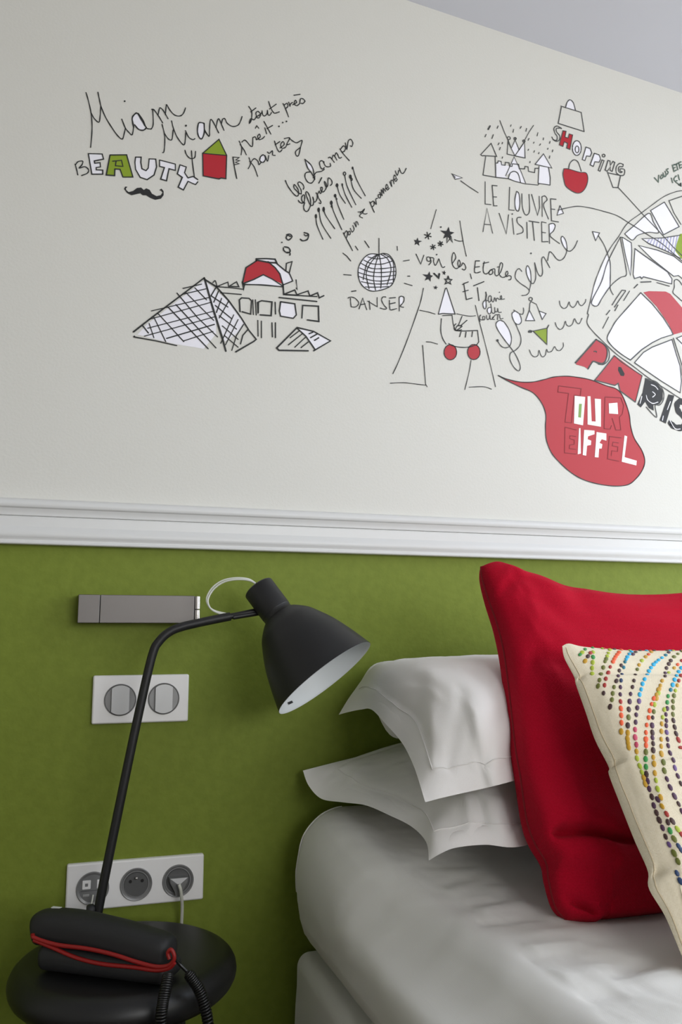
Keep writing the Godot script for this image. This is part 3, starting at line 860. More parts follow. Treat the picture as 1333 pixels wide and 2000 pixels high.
# ==================================================================== telephone
func build_telephone():
	var ax := smooth_path(pts([-309,5427,1828,-127,5472,1944,199,5481,2152,521,5445,2359,836,5400,2567,1146,5338,2774,1365,5298,2923]), 40)
	var mid := ax[20]
	var stool_top := 0.5065
	var t := thing("telephone", "black telephone with red edging lying on the stool", "telephone", Vector3(mid.x, stool_top, mid.z))
	var o := t.position
	# body under the handset: a rounded wedge turned the same way
	var dir := (ax[40] - ax[0])
	var yaw := atan2(-dir.z, dir.x)
	var tilt := func(p: Vector3) -> Vector3:
		p.y += 0.5 * (p.y - 0.0) * (0.30 - p.x * 3.4)
		return p
	var body := obj("body", rounded_box(Vector3(-0.084, 0.0, -0.030), Vector3(0.104, 0.025, 0.026), 0.011, Vector3i(24, 12, 16), tilt), M.black_plastic, t)
	body.rotation.y = yaw
	var lower := pts([-336,5471,2144,-83,5397,2301,206,5310,2483,517,5273,2685,882,5281,2927,1149,5280,3109,1295,5324,3210,1357,5398,3254])
	var lp := smooth_path(lower, 50)
	for k in lp.size():
		lp[k] -= o
	var tl := obj("red_trim", tube(lp, 0.0026, 10), M.red_plastic, t)
	tl.set_meta("label", "red edging of the telephone body")
	# handset: rounded section swept along a gentle arc
	var st := begin()
	st.set_smooth_group(0)
	var g := PackedVector3Array()
	var seg := 28
	for k in ax.size():
		var s := float(k) / (ax.size() - 1)
		var endr := pow(1.0 - pow(absf(2.0 * s - 1.0), 14.0), 0.45)
		var d := (ax[mini(k + 1, 40)] - ax[maxi(k - 1, 0)]).normalized()
		var across := Vector3(-d.z, 0, d.x).normalized()
		var up := across.cross(d).normalized()
		if up.y < 0:
			up = -up
		for q in seg + 1:
			var a := TAU * q / seg
			var cx := signf(cos(a)) * pow(absf(cos(a)), 0.7) * 0.023
			var cy := signf(sin(a)) * pow(absf(sin(a)), 0.7) * (0.026 if sin(a) > 0 else 0.016)
			g.append(ax[k] + (across * cx + up * cy) * maxf(endr, 0.02) - o + Vector3(0, 0.004, 0))
	add_grid(st, g, ax.size(), seg + 1)
	var h := obj("handset", done(st), M.black_plastic, t)
	var upp := smooth_path(pts([-353,5546,2136,-325,5498,2152,-53,5444,2322,325,5436,2564,635,5404,2766,940,5344,2967,1148,5322,3109,1282,5352,3202,1345,5421,3246,1348,5493,3250,1312,5543,3226,1278,5502,3202,1298,5433,3214]), 70)
	for k in upp.size():
		upp[k] -= o
	var tu := obj("red_trim", tube(upp, 0.0026, 10), M.red_plastic, h)
	tu.set_meta("label", "red edging of the handset")
	var tagm := obj("paper_label", plate(0.014, 0.006, 0.0008, 0.001, 0.0003), M.gloss_white, h)
	tagm.position = ax[7] - o + Vector3(0.004, 0.0295, -0.006)
	tagm.rotation = Vector3(-PI / 2, yaw, 0)
	# coiled cord, both hanging runs
	var cords := [[1280,5312,3350,1242,5220,3450,1202,5079,3520,1177,4936,3580,1170,4692,3600,1220,4405,3600,1405,4210,3600], [1518,5271,3250,1590,5180,3300,1661,5072,3350,1714,4926,3400,1754,4748,3450,1764,4508,3500,1663,4289,3550,1405,4210,3600]]
	for L in cords:
		var c := smooth_path(pts(L), 400)
		var coil := PackedVector3Array()
		for k in c.size():
			var d := (c[mini(k + 1, 400)] - c[maxi(k - 1, 0)]).normalized()
			var x := d.cross(Vector3(0.3, 0.2, 1)).normalized()
			var y := d.cross(x)
			var a := k * 0.62
			coil.append(c[k] + (x * cos(a) + y * sin(a)) * 0.0058 * minf(1.0, k / 20.0) - o)
		obj("coiled_cord", tube(coil, 0.0017, 6), M.black_gloss, t)
	var link := smooth_path(pts([1338,5456,3242,1392,5394,3220,1444,5340,3220,1518,5271,3250]), 20)
	for k in link.size():
		link[k] -= o
	obj("cord_plug", tube(link, 0.0022, 8), M.black_gloss, t)

# ==================================================================== wall fittings
func build_wall_fittings():
	# folded metal wall lamp
	var B := [0.1016, 0.9818, 0.1958, 0.0454]
	var wdt: float = B[2]
	var hgt: float = B[3]
	var t := thing("wall_lamp", "brushed metal folded wall lamp bar above the switches", "wall lamp", Vector3(B[0], B[1], 0))
	obj("wall_mount", plate(wdt * 0.17, hgt, 0.033, 0.001, 0.0008), M.steel, t, Vector3(-wdt / 2 + wdt * 0.085, 0, 0))
	obj("arm_cover", plate(wdt * 0.772, hgt, 0.033, 0.001, 0.0008), M.steel, t, Vector3(-wdt / 2 + wdt * 0.1735 + wdt * 0.386, 0, 0))
	var hx := wdt / 2 - 0.0052
	obj("hinge_block", plate(0.008, hgt * 0.94, 0.022, 0.001, 0.0006), M.titanium_dark, t, Vector3(hx - 0.002, 0, 0))
	for k in 2:
		var hl := hgt * 0.475
		var p := PackedVector2Array([Vector2(0, 0), Vector2(0, 0.0042), Vector2(0.0006, 0.0050), Vector2(hl - 0.0006, 0.0050), Vector2(hl, 0.0042), Vector2(hl, 0)])
		obj("hinge_barrel", lathe(p, 28, [1, 2, 3, 4]), M.steel_bright, t, Vector3(hx, -hgt / 2 + 0.0008 + k * (hl + 0.001), 0.0285))
	# light switch
	var S := [0.1092, 0.8359, 0.1541, 0.0770]
	var sw := thing("light_switch", "white double light switch plate with two grey rockers", "light switch", Vector3(S[0], S[1], 0))
	obj("cover_plate", plate(S[2], S[3], 0.009, 0.003, 0.0025), M.plate_white, sw)
	for c in [Vector2(-0.0334, -0.0008), Vector2(0.0363, -0.0005)]:
		var ring := obj("ring", lathe(PackedVector2Array([Vector2(0.0, 0.0256), Vector2(0.0104, 0.0256), Vector2(0.0112, 0.0248), Vector2(0.0106, 0.0240), Vector2(0.0094, 0.0236), Vector2(0.0094, 0)]), 56, [1, 2, 3, 4]), M.titanium, sw, Vector3(c.x, c.y, 0))
		ring.rotation.x = PI / 2
		var st := begin()
		st.set_smooth_group(-1)
		# rocker: straight sides, ends following the ring, slightly domed
		var n := 18
		var rr := 0.0232
		var hw := 0.0140
		var front := PackedVector3Array()
		var ym := sqrt(rr * rr - hw * hw)
		for k in n + 1:
			var a := lerpf(-hw, hw, float(k) / n)
			front.append(Vector3(a, sqrt(rr * rr - a * a), 0))
		for k in n:
			var a := front[k]
			var b := front[k + 1]
			var za := 0.0150 - 0.0022 * (a.x + hw) / (2 * hw)
			var zb := 0.0150 - 0.0022 * (b.x + hw) / (2 * hw)
			st.set_smooth_group(0)
			quad(st, Vector3(a.x, -a.y, za), Vector3(a.x, a.y, za), Vector3(b.x, b.y, zb), Vector3(b.x, -b.y, zb))
			st.set_smooth_group(1)
			quad(st, Vector3(a.x, a.y, za), Vector3(a.x, a.y, 0.008), Vector3(b.x, b.y, 0.008), Vector3(b.x, b.y, zb))
			st.set_smooth_group(2)
			quad(st, Vector3(a.x, -a.y, 0.008), Vector3(a.x, -a.y, za), Vector3(b.x, -b.y, zb), Vector3(b.x, -b.y, 0.008))
		st.set_smooth_group(3)
		quad(st, Vector3(-hw, -ym, 0.008), Vector3(-hw, ym, 0.008), Vector3(-hw, ym, 0.0150), Vector3(-hw, -ym, 0.0150))
		quad(st, Vector3(hw, -ym, 0.0128), Vector3(hw, ym, 0.0128), Vector3(hw, ym, 0.008), Vector3(hw, -ym, 0.008))
		obj("rocker", done(st), M.titanium_light, sw, Vector3(c.x, c.y, 0))
	# socket plate
	var P := [0.1112, 0.5490, 0.2137, 0.0706]
	var so := thing("power_outlet", "white triple wall outlet plate with three grey round modules", "outlet", Vector3(P[0], P[1], 0))
	obj("cover_plate", plate(P[2], P[3], 0.009, 0.003, 0.0025), M.plate_white, so)
	var mods = [Vector2(-0.0670, -0.0025), Vector2(-0.0005, -0.0023), Vector2(0.0656, -0.0026)]
	for k in 3:
		var c: Vector2 = mods[k]
		var depth := 0.0100 if k == 0 else 0.0092
		var r := obj("ring", lathe(PackedVector2Array([Vector2(0.0, 0.0250), Vector2(0.0106, 0.0250), Vector2(0.0114, 0.0240), Vector2(0.0110, 0.0225), Vector2(depth, 0.0205), Vector2(depth, 0)]), 56, [1, 2, 4]), M.titanium, so, Vector3(c.x, c.y, 0))
		r.rotation.x = PI / 2
		if k == 0:
			for x in [-0.0095, 0.0125]:
				var port := obj("data_port", plate(0.0125, 0.0130, 0.0012, 0.001, 0.0004), M.plate_white, so, Vector3(c.x + x, c.y + 0.0062, depth))
				obj("port_symbol", box(Vector3(-0.0022, -0.0022, 0), Vector3(0.0022, 0.0022, 0.0003)), M.titanium, port, Vector3(0, 0, 0.0012))
				obj("port_caption", plate(0.0095, 0.0034, 0.0006, 0.0004, 0.0002), M.titanium_light, so, Vector3(c.x + x, c.y - 0.0095, depth))
			obj("module_divider", plate(0.036, 0.0008, 0.0004, 0.0001, 0.0001), M.titanium_dark, so, Vector3(c.x, c.y - 0.0030, depth))
		else:
			# recessed well: dark rim wall, then the sunken face
			var well := obj("socket_well", lathe(PackedVector2Array([Vector2(depth + 0.0001, 0.0190), Vector2(depth + 0.0010, 0.0188), Vector2(depth + 0.0004, 0.0178), Vector2(depth + 0.0002, 0.0)]), 48, [1, 2]), M.titanium_dark, so, Vector3(c.x, c.y, 0))
			well.rotation.x = PI / 2
			if k == 1:
				for x in [-0.0092, 0.0092]:
					var hole := obj("socket_hole", lathe(PackedVector2Array([Vector2(0, 0.0026), Vector2(0.0003, 0.0026), Vector2(0.0003, 0)]), 18, [1]), M.dark_hole, so, Vector3(c.x + x, c.y + 0.0048, depth + 0.0002))
					hole.rotation.x = PI / 2
				var pin := obj("earth_pin", lathe(PackedVector2Array([Vector2(0, 0.0020), Vector2(0.006, 0.0020), Vector2(0.0072, 0.0012), Vector2(0.0074, 0)]), 16, [1]), M.steel_bright, so, Vector3(c.x, c.y + 0.0105, depth + 0.0002))
				pin.rotation.x = PI / 2
	# plug in the right-hand module with its flex
	var pc: Vector2 = mods[2]
	var pl := thing("plug", "grey flat plug in the right module with a white cord", "plug", Vector3(P[0] + pc.x, P[1] + pc.y, 0.0096))
	var st2 := begin()
	st2.set_smooth_group(-1)
	var outline := [Vector2(-0.0155, 0.0075), Vector2(0.0155, 0.0075), Vector2(0.0150, 0.0005), Vector2(0.0065, -0.0150), Vector2(0.0045, -0.0215), Vector2(-0.0045, -0.0215), Vector2(-0.0065, -0.0150), Vector2(-0.0150, 0.0005)]
	for k in outline.size():
		var a: Vector2 = outline[k]
		var b: Vector2 = outline[(k + 1) % outline.size()]
		quad(st2, Vector3(a.x, a.y, 0), Vector3(b.x, b.y, 0), Vector3(b.x * 0.9, b.y * 0.95, 0.012), Vector3(a.x * 0.9, a.y * 0.95, 0.012))
		tri(st2, Vector3(0, -0.003, 0.0145), Vector3(a.x * 0.9, a.y * 0.95, 0.012), Vector3(b.x * 0.9, b.y * 0.95, 0.012))
	obj("plug_body", done(st2), M.titanium, pl)
	var flex := smooth_path(pts([1760,5460,300,1784,5386,320,1809,5241,280,1828,5105,220,1835,4851,150,1825,4456,120,1819,4073,120]), 40)
	for k in flex.size():
		flex[k] -= pl.position
	obj("flex", tube(flex, 0.0026, 10), M.cable_white, pl)
	# thin telephone wires from the data ports to the telephone
	for L in [[[450,5397,200,423,5279,300,373,5286,600,277,5374,1000,173,5481,1400,117,5544,1650], "thin pale wire running from the left data module down behind the lamp pole"], [[513,5361,200,465,5290,400,349,5367,1000,255,5472,1550], "thin pale wire dropping onto the telephone handset beside the lamp pole"]]:
		var wr := thing("telephone_wire", L[1], "wire", Vector3.ZERO, "pale telephone wires")
		obj("wire_run", tube(smooth_path(pts(L[0]), 40), 0.0012, 8), M.cable_white, wr)

# ==================================================================== wall drawings
func smooth2(p: PackedVector2Array, closed: bool) -> PackedVector2Array:
	var n := p.size()
	var r := PackedVector2Array()
	var last := n if closed else n - 1
	for k in last:
		var a := p[(k - 1 + n) % n] if closed else p[maxi(k - 1, 0)]
		var d := p[(k + 2) % n] if closed else p[mini(k + 2, n - 1)]
		for s in 6:
			r.append(cr2(a, p[k], p[(k + 1) % n], d, s / 6.0))
	if not closed:
		r.append(p[n - 1])
	return r

func add_ribbon(st: SurfaceTool, p: PackedVector2Array, w: float, z: float):
	var n := p.size()
	var l := PackedVector3Array()
	var r := PackedVector3Array()
	for k in n:
		var d0 := (p[k] - p[maxi(k - 1, 0)]).normalized()
		var d1 := (p[mini(k + 1, n - 1)] - p[k]).normalized()
		if k == 0:
			d0 = d1
		if k == n - 1:
			d1 = d0
		var t := (d0 + d1).normalized()
		if t.length() < 0.5:
			t = d1
		var nrm := Vector2(-t.y, t.x)
		var m := minf(1.0 / maxf(absf(nrm.dot(Vector2(-d1.y, d1.x))), 0.5), 1.8)
		# a pen line that swells and thins a little
		var ww := w * 0.5 * m * (1.0 + 0.12 * sin(k * 0.9 + p[0].x * 90.0))
		l.append(Vector3(p[k].x + nrm.x * ww, p[k].y + nrm.y * ww, z))
		r.append(Vector3(p[k].x - nrm.x * ww, p[k].y - nrm.y * ww, z))
	for k in n - 1:
		quad(st, r[k], l[k], l[k + 1], r[k + 1])
	# round ends
	for e in 2:
		var c := p[0] if e == 0 else p[n - 1]
		var pv := Vector3(c.x, c.y, z)
		for s in 6:
			var a := TAU * s / 6
			var b := TAU * (s + 1) / 6
			tri(st, pv, pv + Vector3(cos(b), sin(b), 0) * w * 0.5, pv + Vector3(cos(a), sin(a), 0) * w * 0.5)

func build_drawings():
	var z_of := {"W": 0.0003, "R": 0.0005, "G": 0.0005, "K": 0.0007, "X": 0.0008, "H": 0.0010, "D": 0.0008, "L": 0.0007, "I": 0.0009, "J": 0.0009, "V": 0.0009}
	for d in WALL_DRAWINGS:
		var cat := "wall lettering" if "lettering" in d[0] else "wall drawing"
		var mid := Vector2.ZERO
		var cnt := 0
		for part in d[2]:
			for s in part[2]:
				for k in range(0, s[2].size(), 2):
					mid += Vector2(s[2][k], s[2][k + 1]) * 0.0001
					cnt += 1
		mid /= cnt
		var t := thing(d[0], d[1], cat, Vector3(mid.x, mid.y, 0), "drawings on the white wall")
		for part in d[2]:
			var st := begin()
			st.set_smooth_group(-1)
			var z: float = z_of[part[1]]
			if part[1] == "W" and "line" in part[0]:
				z = 0.0011
			if part[0] == "district" or part[0] == "bubble":
				z -= 0.0002
			for s in part[2]:
				var p := PackedVector2Array()
				for k in range(0, s[2].size(), 2):
					p.append(Vector2(s[2][k], s[2][k + 1]) * 0.0001 - mid)
				if s[0] == 0 and p.size() > 2:
					p = smooth2(p, false)
				elif s[0] == 3:
					p = smooth2(p, true)
				if s[0] < 2:
					add_ribbon(st, p, s[1] * 0.0001, z)
				else:
					var idx := Geometry2D.triangulate_polygon(p)
					if idx.is_empty():
						print("no fill: ", d[1], " ", part[0])
					for k in range(0, idx.size(), 3):
						var a := p[idx[k]]
						var b := p[idx[k + 1]]
						var c := p[idx[k + 2]]
						if (b - a).cross(c - a) > 0:
							tri(st, Vector3(a.x, a.y, z), Vector3(c.x, c.y, z), Vector3(b.x, b.y, z))
						else:
							tri(st, Vector3(a.x, a.y, z), Vector3(b.x, b.y, z), Vector3(c.x, c.y, z))
			obj(part[0], done(st), M.ink[part[1]], t)

const WALL_DRAWINGS = [
	["hand_lettering","large black cursive word Miam at the upper left of the wall drawings",[
		["word","I",[[0,19,[-213,18970,-167,18823,-115,18611,-89,18405,-83,18207,-92,17941]],[0,19,[-113,18600,-56,18505,27,18446,44,18565,49,18756]],[0,20,[-11,19020,18,18895,53,18757,140,18562,266,18369,371,18240,442,18204,469,18303,487,18419]],[0,20,[419,18585,485,18430,548,18357,609,18319,631,18470]],[0,24,[631,18470,599,18632,636,18719,686,18752,761,18642,825,18542,851,18502,798,18442,716,18448,647,18518]],[0,20,[700,18755,785,18647,851,18506,909,18491,949,18510,973,18617,954,18886]],[0,20,[938,18883,979,18880,1065,18772,1141,18655]],[0,20,[1054,18792,1071,18910,1091,18942,1144,18902,1235,18756]],[0,20,[1183,18823,1193,18993,1207,19023,1268,18928,1354,18853,1448,18854,1509,18919,1544,19035]],[3,0,[472,18945,465,18929,449,18925,441,18939,448,18956,464,18959]]]],
		["white_fill","W",[[2,0,[599,18632,636,18712,696,18747,760,18665,825,18553,847,18506,798,18446,716,18448,654,18508]]]]]],
	["hand_lettering","smaller black cursive word Miam lower right of the larger Miam",[
		["word","I",[[0,19,[1131,18625,1166,18496,1186,18386,1189,18205,1178,18090,1158,18075]],[0,19,[1178,18453,1242,18370,1295,18346,1321,18389,1331,18551]],[0,20,[1299,18727,1340,18576,1407,18429,1494,18320,1536,18298,1555,18366,1563,18551]],[0,20,[1556,18584,1616,18469,1690,18431,1732,18457]],[3,0,[1580,18687,1571,18668,1553,18664,1543,18680,1552,18699,1571,18703]],[0,23,[1894,18796,1830,18799,1788,18768,1775,18615,1805,18506,1859,18482,1900,18616,1894,18796]],[0,20,[1894,18796,1908,18664,1985,18552]],[0,20,[1908,18641,1991,18560,1997,18682,2005,18869,2035,18893,2086,18815,2169,18657]],[0,20,[2115,18751,2142,18908,2170,18937,2226,18820,2267,18730]],[0,20,[2215,18841,2235,18943,2278,18966,2323,18886,2421,18840,2519,18878,2568,18958,2603,19078]]]],
		["white_fill","W",[[3,0,[1781,18616,1799,18758,1841,18801,1884,18775,1898,18616,1859,18493,1805,18506]]]]]],
	["block_lettering","black outlined letters BEAUTY with a green filled A above the moustache",[
		["letter","I",[[0,19,[-339,17578,-305,17465,-286,17381]],[0,19,[-329,17569,-293,17630,-217,17655,-223,17588,-269,17515,-174,17558,-110,17511,-130,17442,-224,17381]]]],
		["letter_fill","W",[[2,0,[-126,17814,108,17851,135,17759,-20,17695,-12,17653,79,17680,88,17601,17,17577,18,17533,129,17547,132,17471,-52,17438]]]],
		["letter","I",[[1,20,[-126,17814,108,17851,135,17759,-20,17695,-12,17653,79,17680,88,17601,17,17577,18,17533,129,17547,132,17471,-52,17438,-126,17814]]]],
		["letter_fill","G",[[2,0,[242,17856,527,17913,651,17508,478,17477,424,17617,335,17606,335,17480,192,17466]]]],
		["letter","I",[[1,22,[242,17856,527,17913,651,17508,478,17477,424,17617,335,17606,335,17480,192,17466,242,17856]],[1,19,[290,17747,349,17763,443,17793,471,17681,342,17669,349,17758]]]],
		["letter_fill","W",[[2,0,[684,17898,781,17915,778,17814,802,17696,874,17671,913,17727,923,17908,1039,17925,1058,17776,1018,17612,900,17502,778,17525,692,17665]]]],
		["letter","I",[[1,21,[684,17898,781,17915,778,17814,802,17696,874,17671,913,17727,923,17908,1039,17925,1058,17776,1018,17612,900,17502,778,17525,692,17665,676,17796,684,17898]]]],
		["letter_fill","W",[[2,0,[1107,17919,1391,17892,1394,17769,1280,17782,1242,17540,1138,17555,1197,17790,1111,17797]]]],
		["letter","I",[[1,21,[1107,17919,1391,17892,1394,17769,1280,17782,1242,17540,1138,17555,1197,17790,1111,17797,1107,17919]]]],
		["letter_fill","W",[[2,0,[1474,17892,1589,17872,1561,17754,1626,17663,1719,17709,1804,17661,1765,17557,1628,17574,1549,17414,1454,17454,1522,17656,1431,17708]]]],
		["letter","I",[[1,22,[1805,17616,1765,17557,1628,17596,1549,17414,1454,17454,1522,17656,1431,17708,1474,17892,1589,17872,1561,17754,1626,17663,1719,17709,1804,17661]]]]]],
	["moustache_drawing","solid black curled moustache drawn under the outlined letters",[
		["moustache","K",[[2,0,[506,17258,524,17305,564,17307,537,17274,543,17242,588,17210,662,17245,728,17313,800,17334,850,17294,889,17334,950,17316,993,17248,1075,17215,1148,17245,1179,17302,1153,17333,1118,17340,1158,17374,1196,17331,1199,17254,1154,17180,1053,17141,955,17168,893,17202,833,17192,788,17222,720,17195,639,17159,558,17190]]]]]],
	["fork_drawing","thin black fork standing on the last outlined letter beside the little house",[
		["fork","I",[[0,20,[1556,18195,1583,18120,1637,18062,1689,18054,1741,18093,1749,18208]],[0,20,[1675,18206,1695,18005,1740,17706]]]]]],
	["house_drawing","small red house with a green roof drawn in black outline",[
		["roof","G",[[2,0,[1880,18204,2177,18532,2327,18236]]]],
		["front","R",[[2,0,[1880,18194,2327,18236,2321,17770,2193,17752,1900,17751]]]],
		["outline","I",[[1,21,[1880,18194,2177,18532,2327,18236,2321,17770,2231,17769,2193,17742,1900,17751,1880,18194,2327,18236]]]]]],
	["comb_drawing","little black toothed comb drawn just right of the red house",[
		["comb","I",[[0,22,[2444,18223,2475,18032,2523,17810]],[1,20,[2444,18223,2563,18238,2499,18175,2575,18177,2495,18128,2565,18113,2483,18079]]]]]],
	["hand_lettering","black cursive words tout pres with a bar accent at the top",[
		["word","I",[[0,20,[2726,19309,2785,19214,2781,19048,2744,18965,2769,19064,2836,19059,2879,19139]],[0,19,[2767,19206,2866,19307]],[0,19,[2879,19139,2867,19207,2911,19245,2957,19190,2924,19112,2884,19128,2957,19197,2989,19256]],[0,19,[2985,19274,2997,19198,3035,19175,3079,19227,3090,19305]],[0,19,[3090,19305,3102,19220,3136,19214,3169,19274]],[0,20,[3110,19491,3156,19362,3214,19278,3259,19283,3322,19319]],[0,19,[3127,19337,3261,19468]]]],
		["word","I",[[0,20,[3393,19507,3439,19420,3505,19253]],[0,20,[3411,19475,3472,19528,3489,19467,3439,19408]],[0,20,[3506,19560,3530,19482,3539,19525,3580,19570]],[0,20,[3587,19523,3662,19587,3639,19626,3612,19552,3667,19520,3725,19576]],[0,20,[3725,19576,3740,19676,3793,19687,3828,19646,3787,19589,3748,19590]],[0,20,[3608,19726,3730,19771]]]]]],
	["hand_lettering","black cursive word pret followed by three dots",[
		["word","I",[[0,19,[2557,18569,2608,18439,2597,18297]],[0,19,[2576,18503,2648,18412,2697,18316]],[0,19,[2606,18555,2671,18608,2767,18516,2811,18517,2815,18678]],[0,19,[2815,18689,2863,18710,2886,18656]],[0,19,[2886,18656,2956,18728,2940,18784,2907,18731,2935,18672,2997,18701,3041,18756]],[0,19,[3025,19061,3094,18944,3163,18827]],[0,19,[3083,18923,3194,19012]],[0,19,[3043,18934,3080,18818]],[1,19,[2861,18887,2887,18946,2927,18900]]]],
		["dot","I",[[3,0,[3335,19020,3327,19004,3311,19001,3302,19014,3310,19030,3326,19034]]]],
		["dot","I",[[3,0,[3408,19114,3400,19098,3384,19095,3376,19108,3384,19124,3400,19127]]]],
		["dot","I",[[3,0,[3481,19152,3473,19136,3457,19133,3448,19146,3456,19162,3473,19166]]]]]],
	["hand_lettering","black cursive word partez below the word with three dots",[
		["word","I",[[0,19,[2749,18267,2779,18156,2737,18044]],[0,19,[2761,18200,2850,18100,2919,17921]],[0,19,[2783,18180,2848,18267,2919,18229,2938,18162,2981,18217]],[0,21,[2969,18331,3023,18377,3064,18314,3036,18238,2992,18219,2954,18258,2969,18331]],[0,19,[3055,18371,3103,18262,3126,18384]],[0,19,[3100,18450,3139,18429,3196,18491,3202,18410,3251,18407]],[0,19,[3234,18699,3285,18555,3335,18494,3384,18550]],[0,19,[3248,18624,3338,18707]],[0,19,[3346,18578,3424,18664,3401,18719,3356,18651,3384,18578,3452,18615,3480,18687]],[0,19,[3423,18783,3531,18820,3474,18674,3537,18698]],[0,20,[3525,18814,3593,18768,3673,18747,3776,18815,3747,18666,3710,18492,3664,18484,3652,18565,3743,18660]]]],
		["white_fill","W",[[3,0,[2969,18331,3023,18377,3064,18314,3036,18238,2992,18219,2954,18258]]]]]],
	["hand_lettering","black cursive words les champs Elysees slanting up above the lamp posts",[
		["word","I",[[0,21,[3455,17933,3504,17829,3599,17709,3675,17653,3713,17684,3717,17738,3698,17808,3640,17877,3620,17859,3632,17802,3684,17757,3722,17718,3769,17713]],[0,20,[3769,17713,3764,17795,3716,17875,3702,17922,3730,17951,3787,17927,3821,17864,3807,17812]]]],
		["word","I",[[0,22,[3714,17572,3733,17546,3775,17528,3818,17545,3835,17611,3836,17690,3807,17697,3779,17651,3780,17592,3808,17543]],[0,21,[3839,17546,3818,17472,3828,17405,3866,17374,3904,17393,3942,17473,3956,17543,3945,17669,3902,17760,3869,17774,3859,17733,3884,17659,3932,17549,3970,17509,4006,17530]],[0,20,[4006,17530,4017,17612,3998,17688]],[0,20,[3998,17688,4022,17603,4051,17601,4084,17673,4089,17752,4127,17833]],[0,20,[4063,17787,4093,17743,4113,17687,4161,17617,4149,17580,4123,17591]],[0,20,[4122,17822,4156,17788,4189,17888,4179,17921,4155,17902,4165,17834,4209,17830,4257,17899,4271,17981,4237,18049,4232,18014,4266,17936,4297,17985,4300,18105,4319,18138,4373,18098,4382,18030,4348,17984]],[1,22,[4116,17994,4174,18118]]]],
		["white_fill","W",[[2,0,[3857,18397,3947,18341,3997,18257,3983,18214,3907,18282]]]],
		["word","I",[[0,21,[3836,18435,3891,18269,3967,18180,4038,18059]],[0,21,[3836,18435,3956,18343,4011,18219,4008,18084]],[0,21,[3947,18197,3858,18160,3839,18075,3893,17982,3968,17970,4024,18046,4037,18131]],[0,20,[4027,18149,4067,18208,4167,18247,4227,18299]],[0,20,[4223,18449,4171,18469,4130,18426,4143,18346,4183,18297,4227,18334]],[0,20,[4207,18451,4258,18366,4349,18383,4344,18445]],[0,20,[4308,18552,4348,18570,4430,18481]],[0,20,[4379,18540,4405,18623,4434,18613,4481,18538]],[0,20,[4434,18607,4466,18686,4495,18660,4532,18590,4577,18613]],[0,20,[4542,18784,4613,18693,4737,18573]],[0,20,[4552,18770,4614,18861,4659,18828,4630,18748,4577,18724]],[0,20,[4655,18932,4686,18801,4713,18975,4768,19028,4810,18962,4789,18884,4758,18889]]]]]],
	["lamp_post_drawing","row of thin black lamp posts drawn in two slanting ranks",[
		["lamp_post","I",[[0,19,[4061,17336,4082,17137,4202,16862]]]],
		["lamp_post","I",[[0,19,[4120,17478,4171,17191,4361,16906]]]],
		["lamp_post","I",[[0,19,[4220,17515,4250,17367,4441,17111]]]],
		["lamp_post","I",[[0,19,[4370,17673,4411,17474,4582,17113]]]],
		["lamp_post","I",[[0,19,[4451,17820,4501,17613,4623,17334]]]],
		["lamp_post","I",[[0,19,[4481,18043,4532,17845,4654,17669]]]],
		["lamp_post","I",[[0,19,[4583,18060,4654,17844,4786,17608]]]],
		["lamp_post","I",[[0,19,[4644,18238,4695,18018,4869,17673]]]],
		["lamp_post","I",[[0,19,[4757,18258,4818,17997,4982,17827]]]],
		["lamp_post","I",[[0,19,[4809,18445,4880,18217,5065,17893]]]],
		["lamp_head","K",[[3,0,[4085,17310,4083,17291,4079,17274,4072,17263,4063,17258,4055,17260,4048,17269,4043,17284,4041,17303,4043,17322,4047,17338,4055,17350,4063,17355,4071,17353,4078,17343,4083,17328]]]],
		["lamp_head","K",[[3,0,[4142,17451,4140,17432,4135,17416,4126,17404,4116,17398,4106,17400,4098,17410,4092,17425,4090,17443,4092,17462,4098,17479,4106,17491,4116,17496,4126,17494,4134,17485,4140,17470]]]],
		["lamp_head","K",[[3,0,[4242,17478,4240,17457,4234,17439,4226,17426,4216,17420,4206,17423,4198,17433,4192,17449,4190,17469,4192,17490,4197,17508,4206,17521,4216,17527,4226,17524,4234,17514,4240,17498]]]],
		["lamp_head","K",[[3,0,[4398,17637,4396,17619,4390,17603,4381,17592,4370,17587,4359,17588,4350,17597,4344,17610,4342,17627,4344,17645,4350,17661,4359,17672,4370,17677,4381,17676,4390,17667,4396,17654]]]],
		["lamp_head","K",[[3,0,[4398,17565,4397,17554,4393,17544,4386,17536,4378,17533,4371,17534,4364,17539,4360,17547,4358,17558,4360,17569,4364,17579,4371,17587,4378,17590,4386,17589,4393,17584,4397,17576]]]],
		["lamp_head","K",[[3,0,[4473,17797,4471,17783,4465,17770,4457,17760,4447,17756,4437,17757,4428,17764,4422,17775,4420,17789,4422,17803,4428,17816,4437,17826,4447,17830,4457,17829,4465,17822,4471,17811]]]],
		["lamp_head","K",[[3,0,[4493,17731,4492,17723,4488,17715,4482,17710,4475,17707,4468,17707,4462,17711,4458,17717,4457,17725,4458,17733,4462,17740,4468,17746,4475,17748,4482,17748,4488,17744,4492,17738]]]],
		["lamp_head","K",[[3,0,[4513,18019,4511,18003,4505,17989,4496,17978,4485,17973,4474,17974,4465,17982,4459,17994,4457,18010,4459,18026,4465,18040,4474,18051,4485,18056,4496,18055,4505,18047,4511,18035]]]],
		["lamp_head","K",[[3,0,[4609,18044,4608,18031,4604,18020,4599,18012,4593,18008,4587,18010,4581,18016,4578,18026,4576,18039,4578,18052,4581,18063,4587,18071,4593,18075,4599,18073,4604,18067,4608,18057]]]],
		["lamp_head","K",[[3,0,[4823,18433,4822,18421,4818,18410,4812,18402,4804,18398,4797,18399,4791,18405,4787,18414,4786,18426,4787,18439,4791,18450,4797,18457,4805,18461,4812,18460,4818,18454,4822,18445]]]],
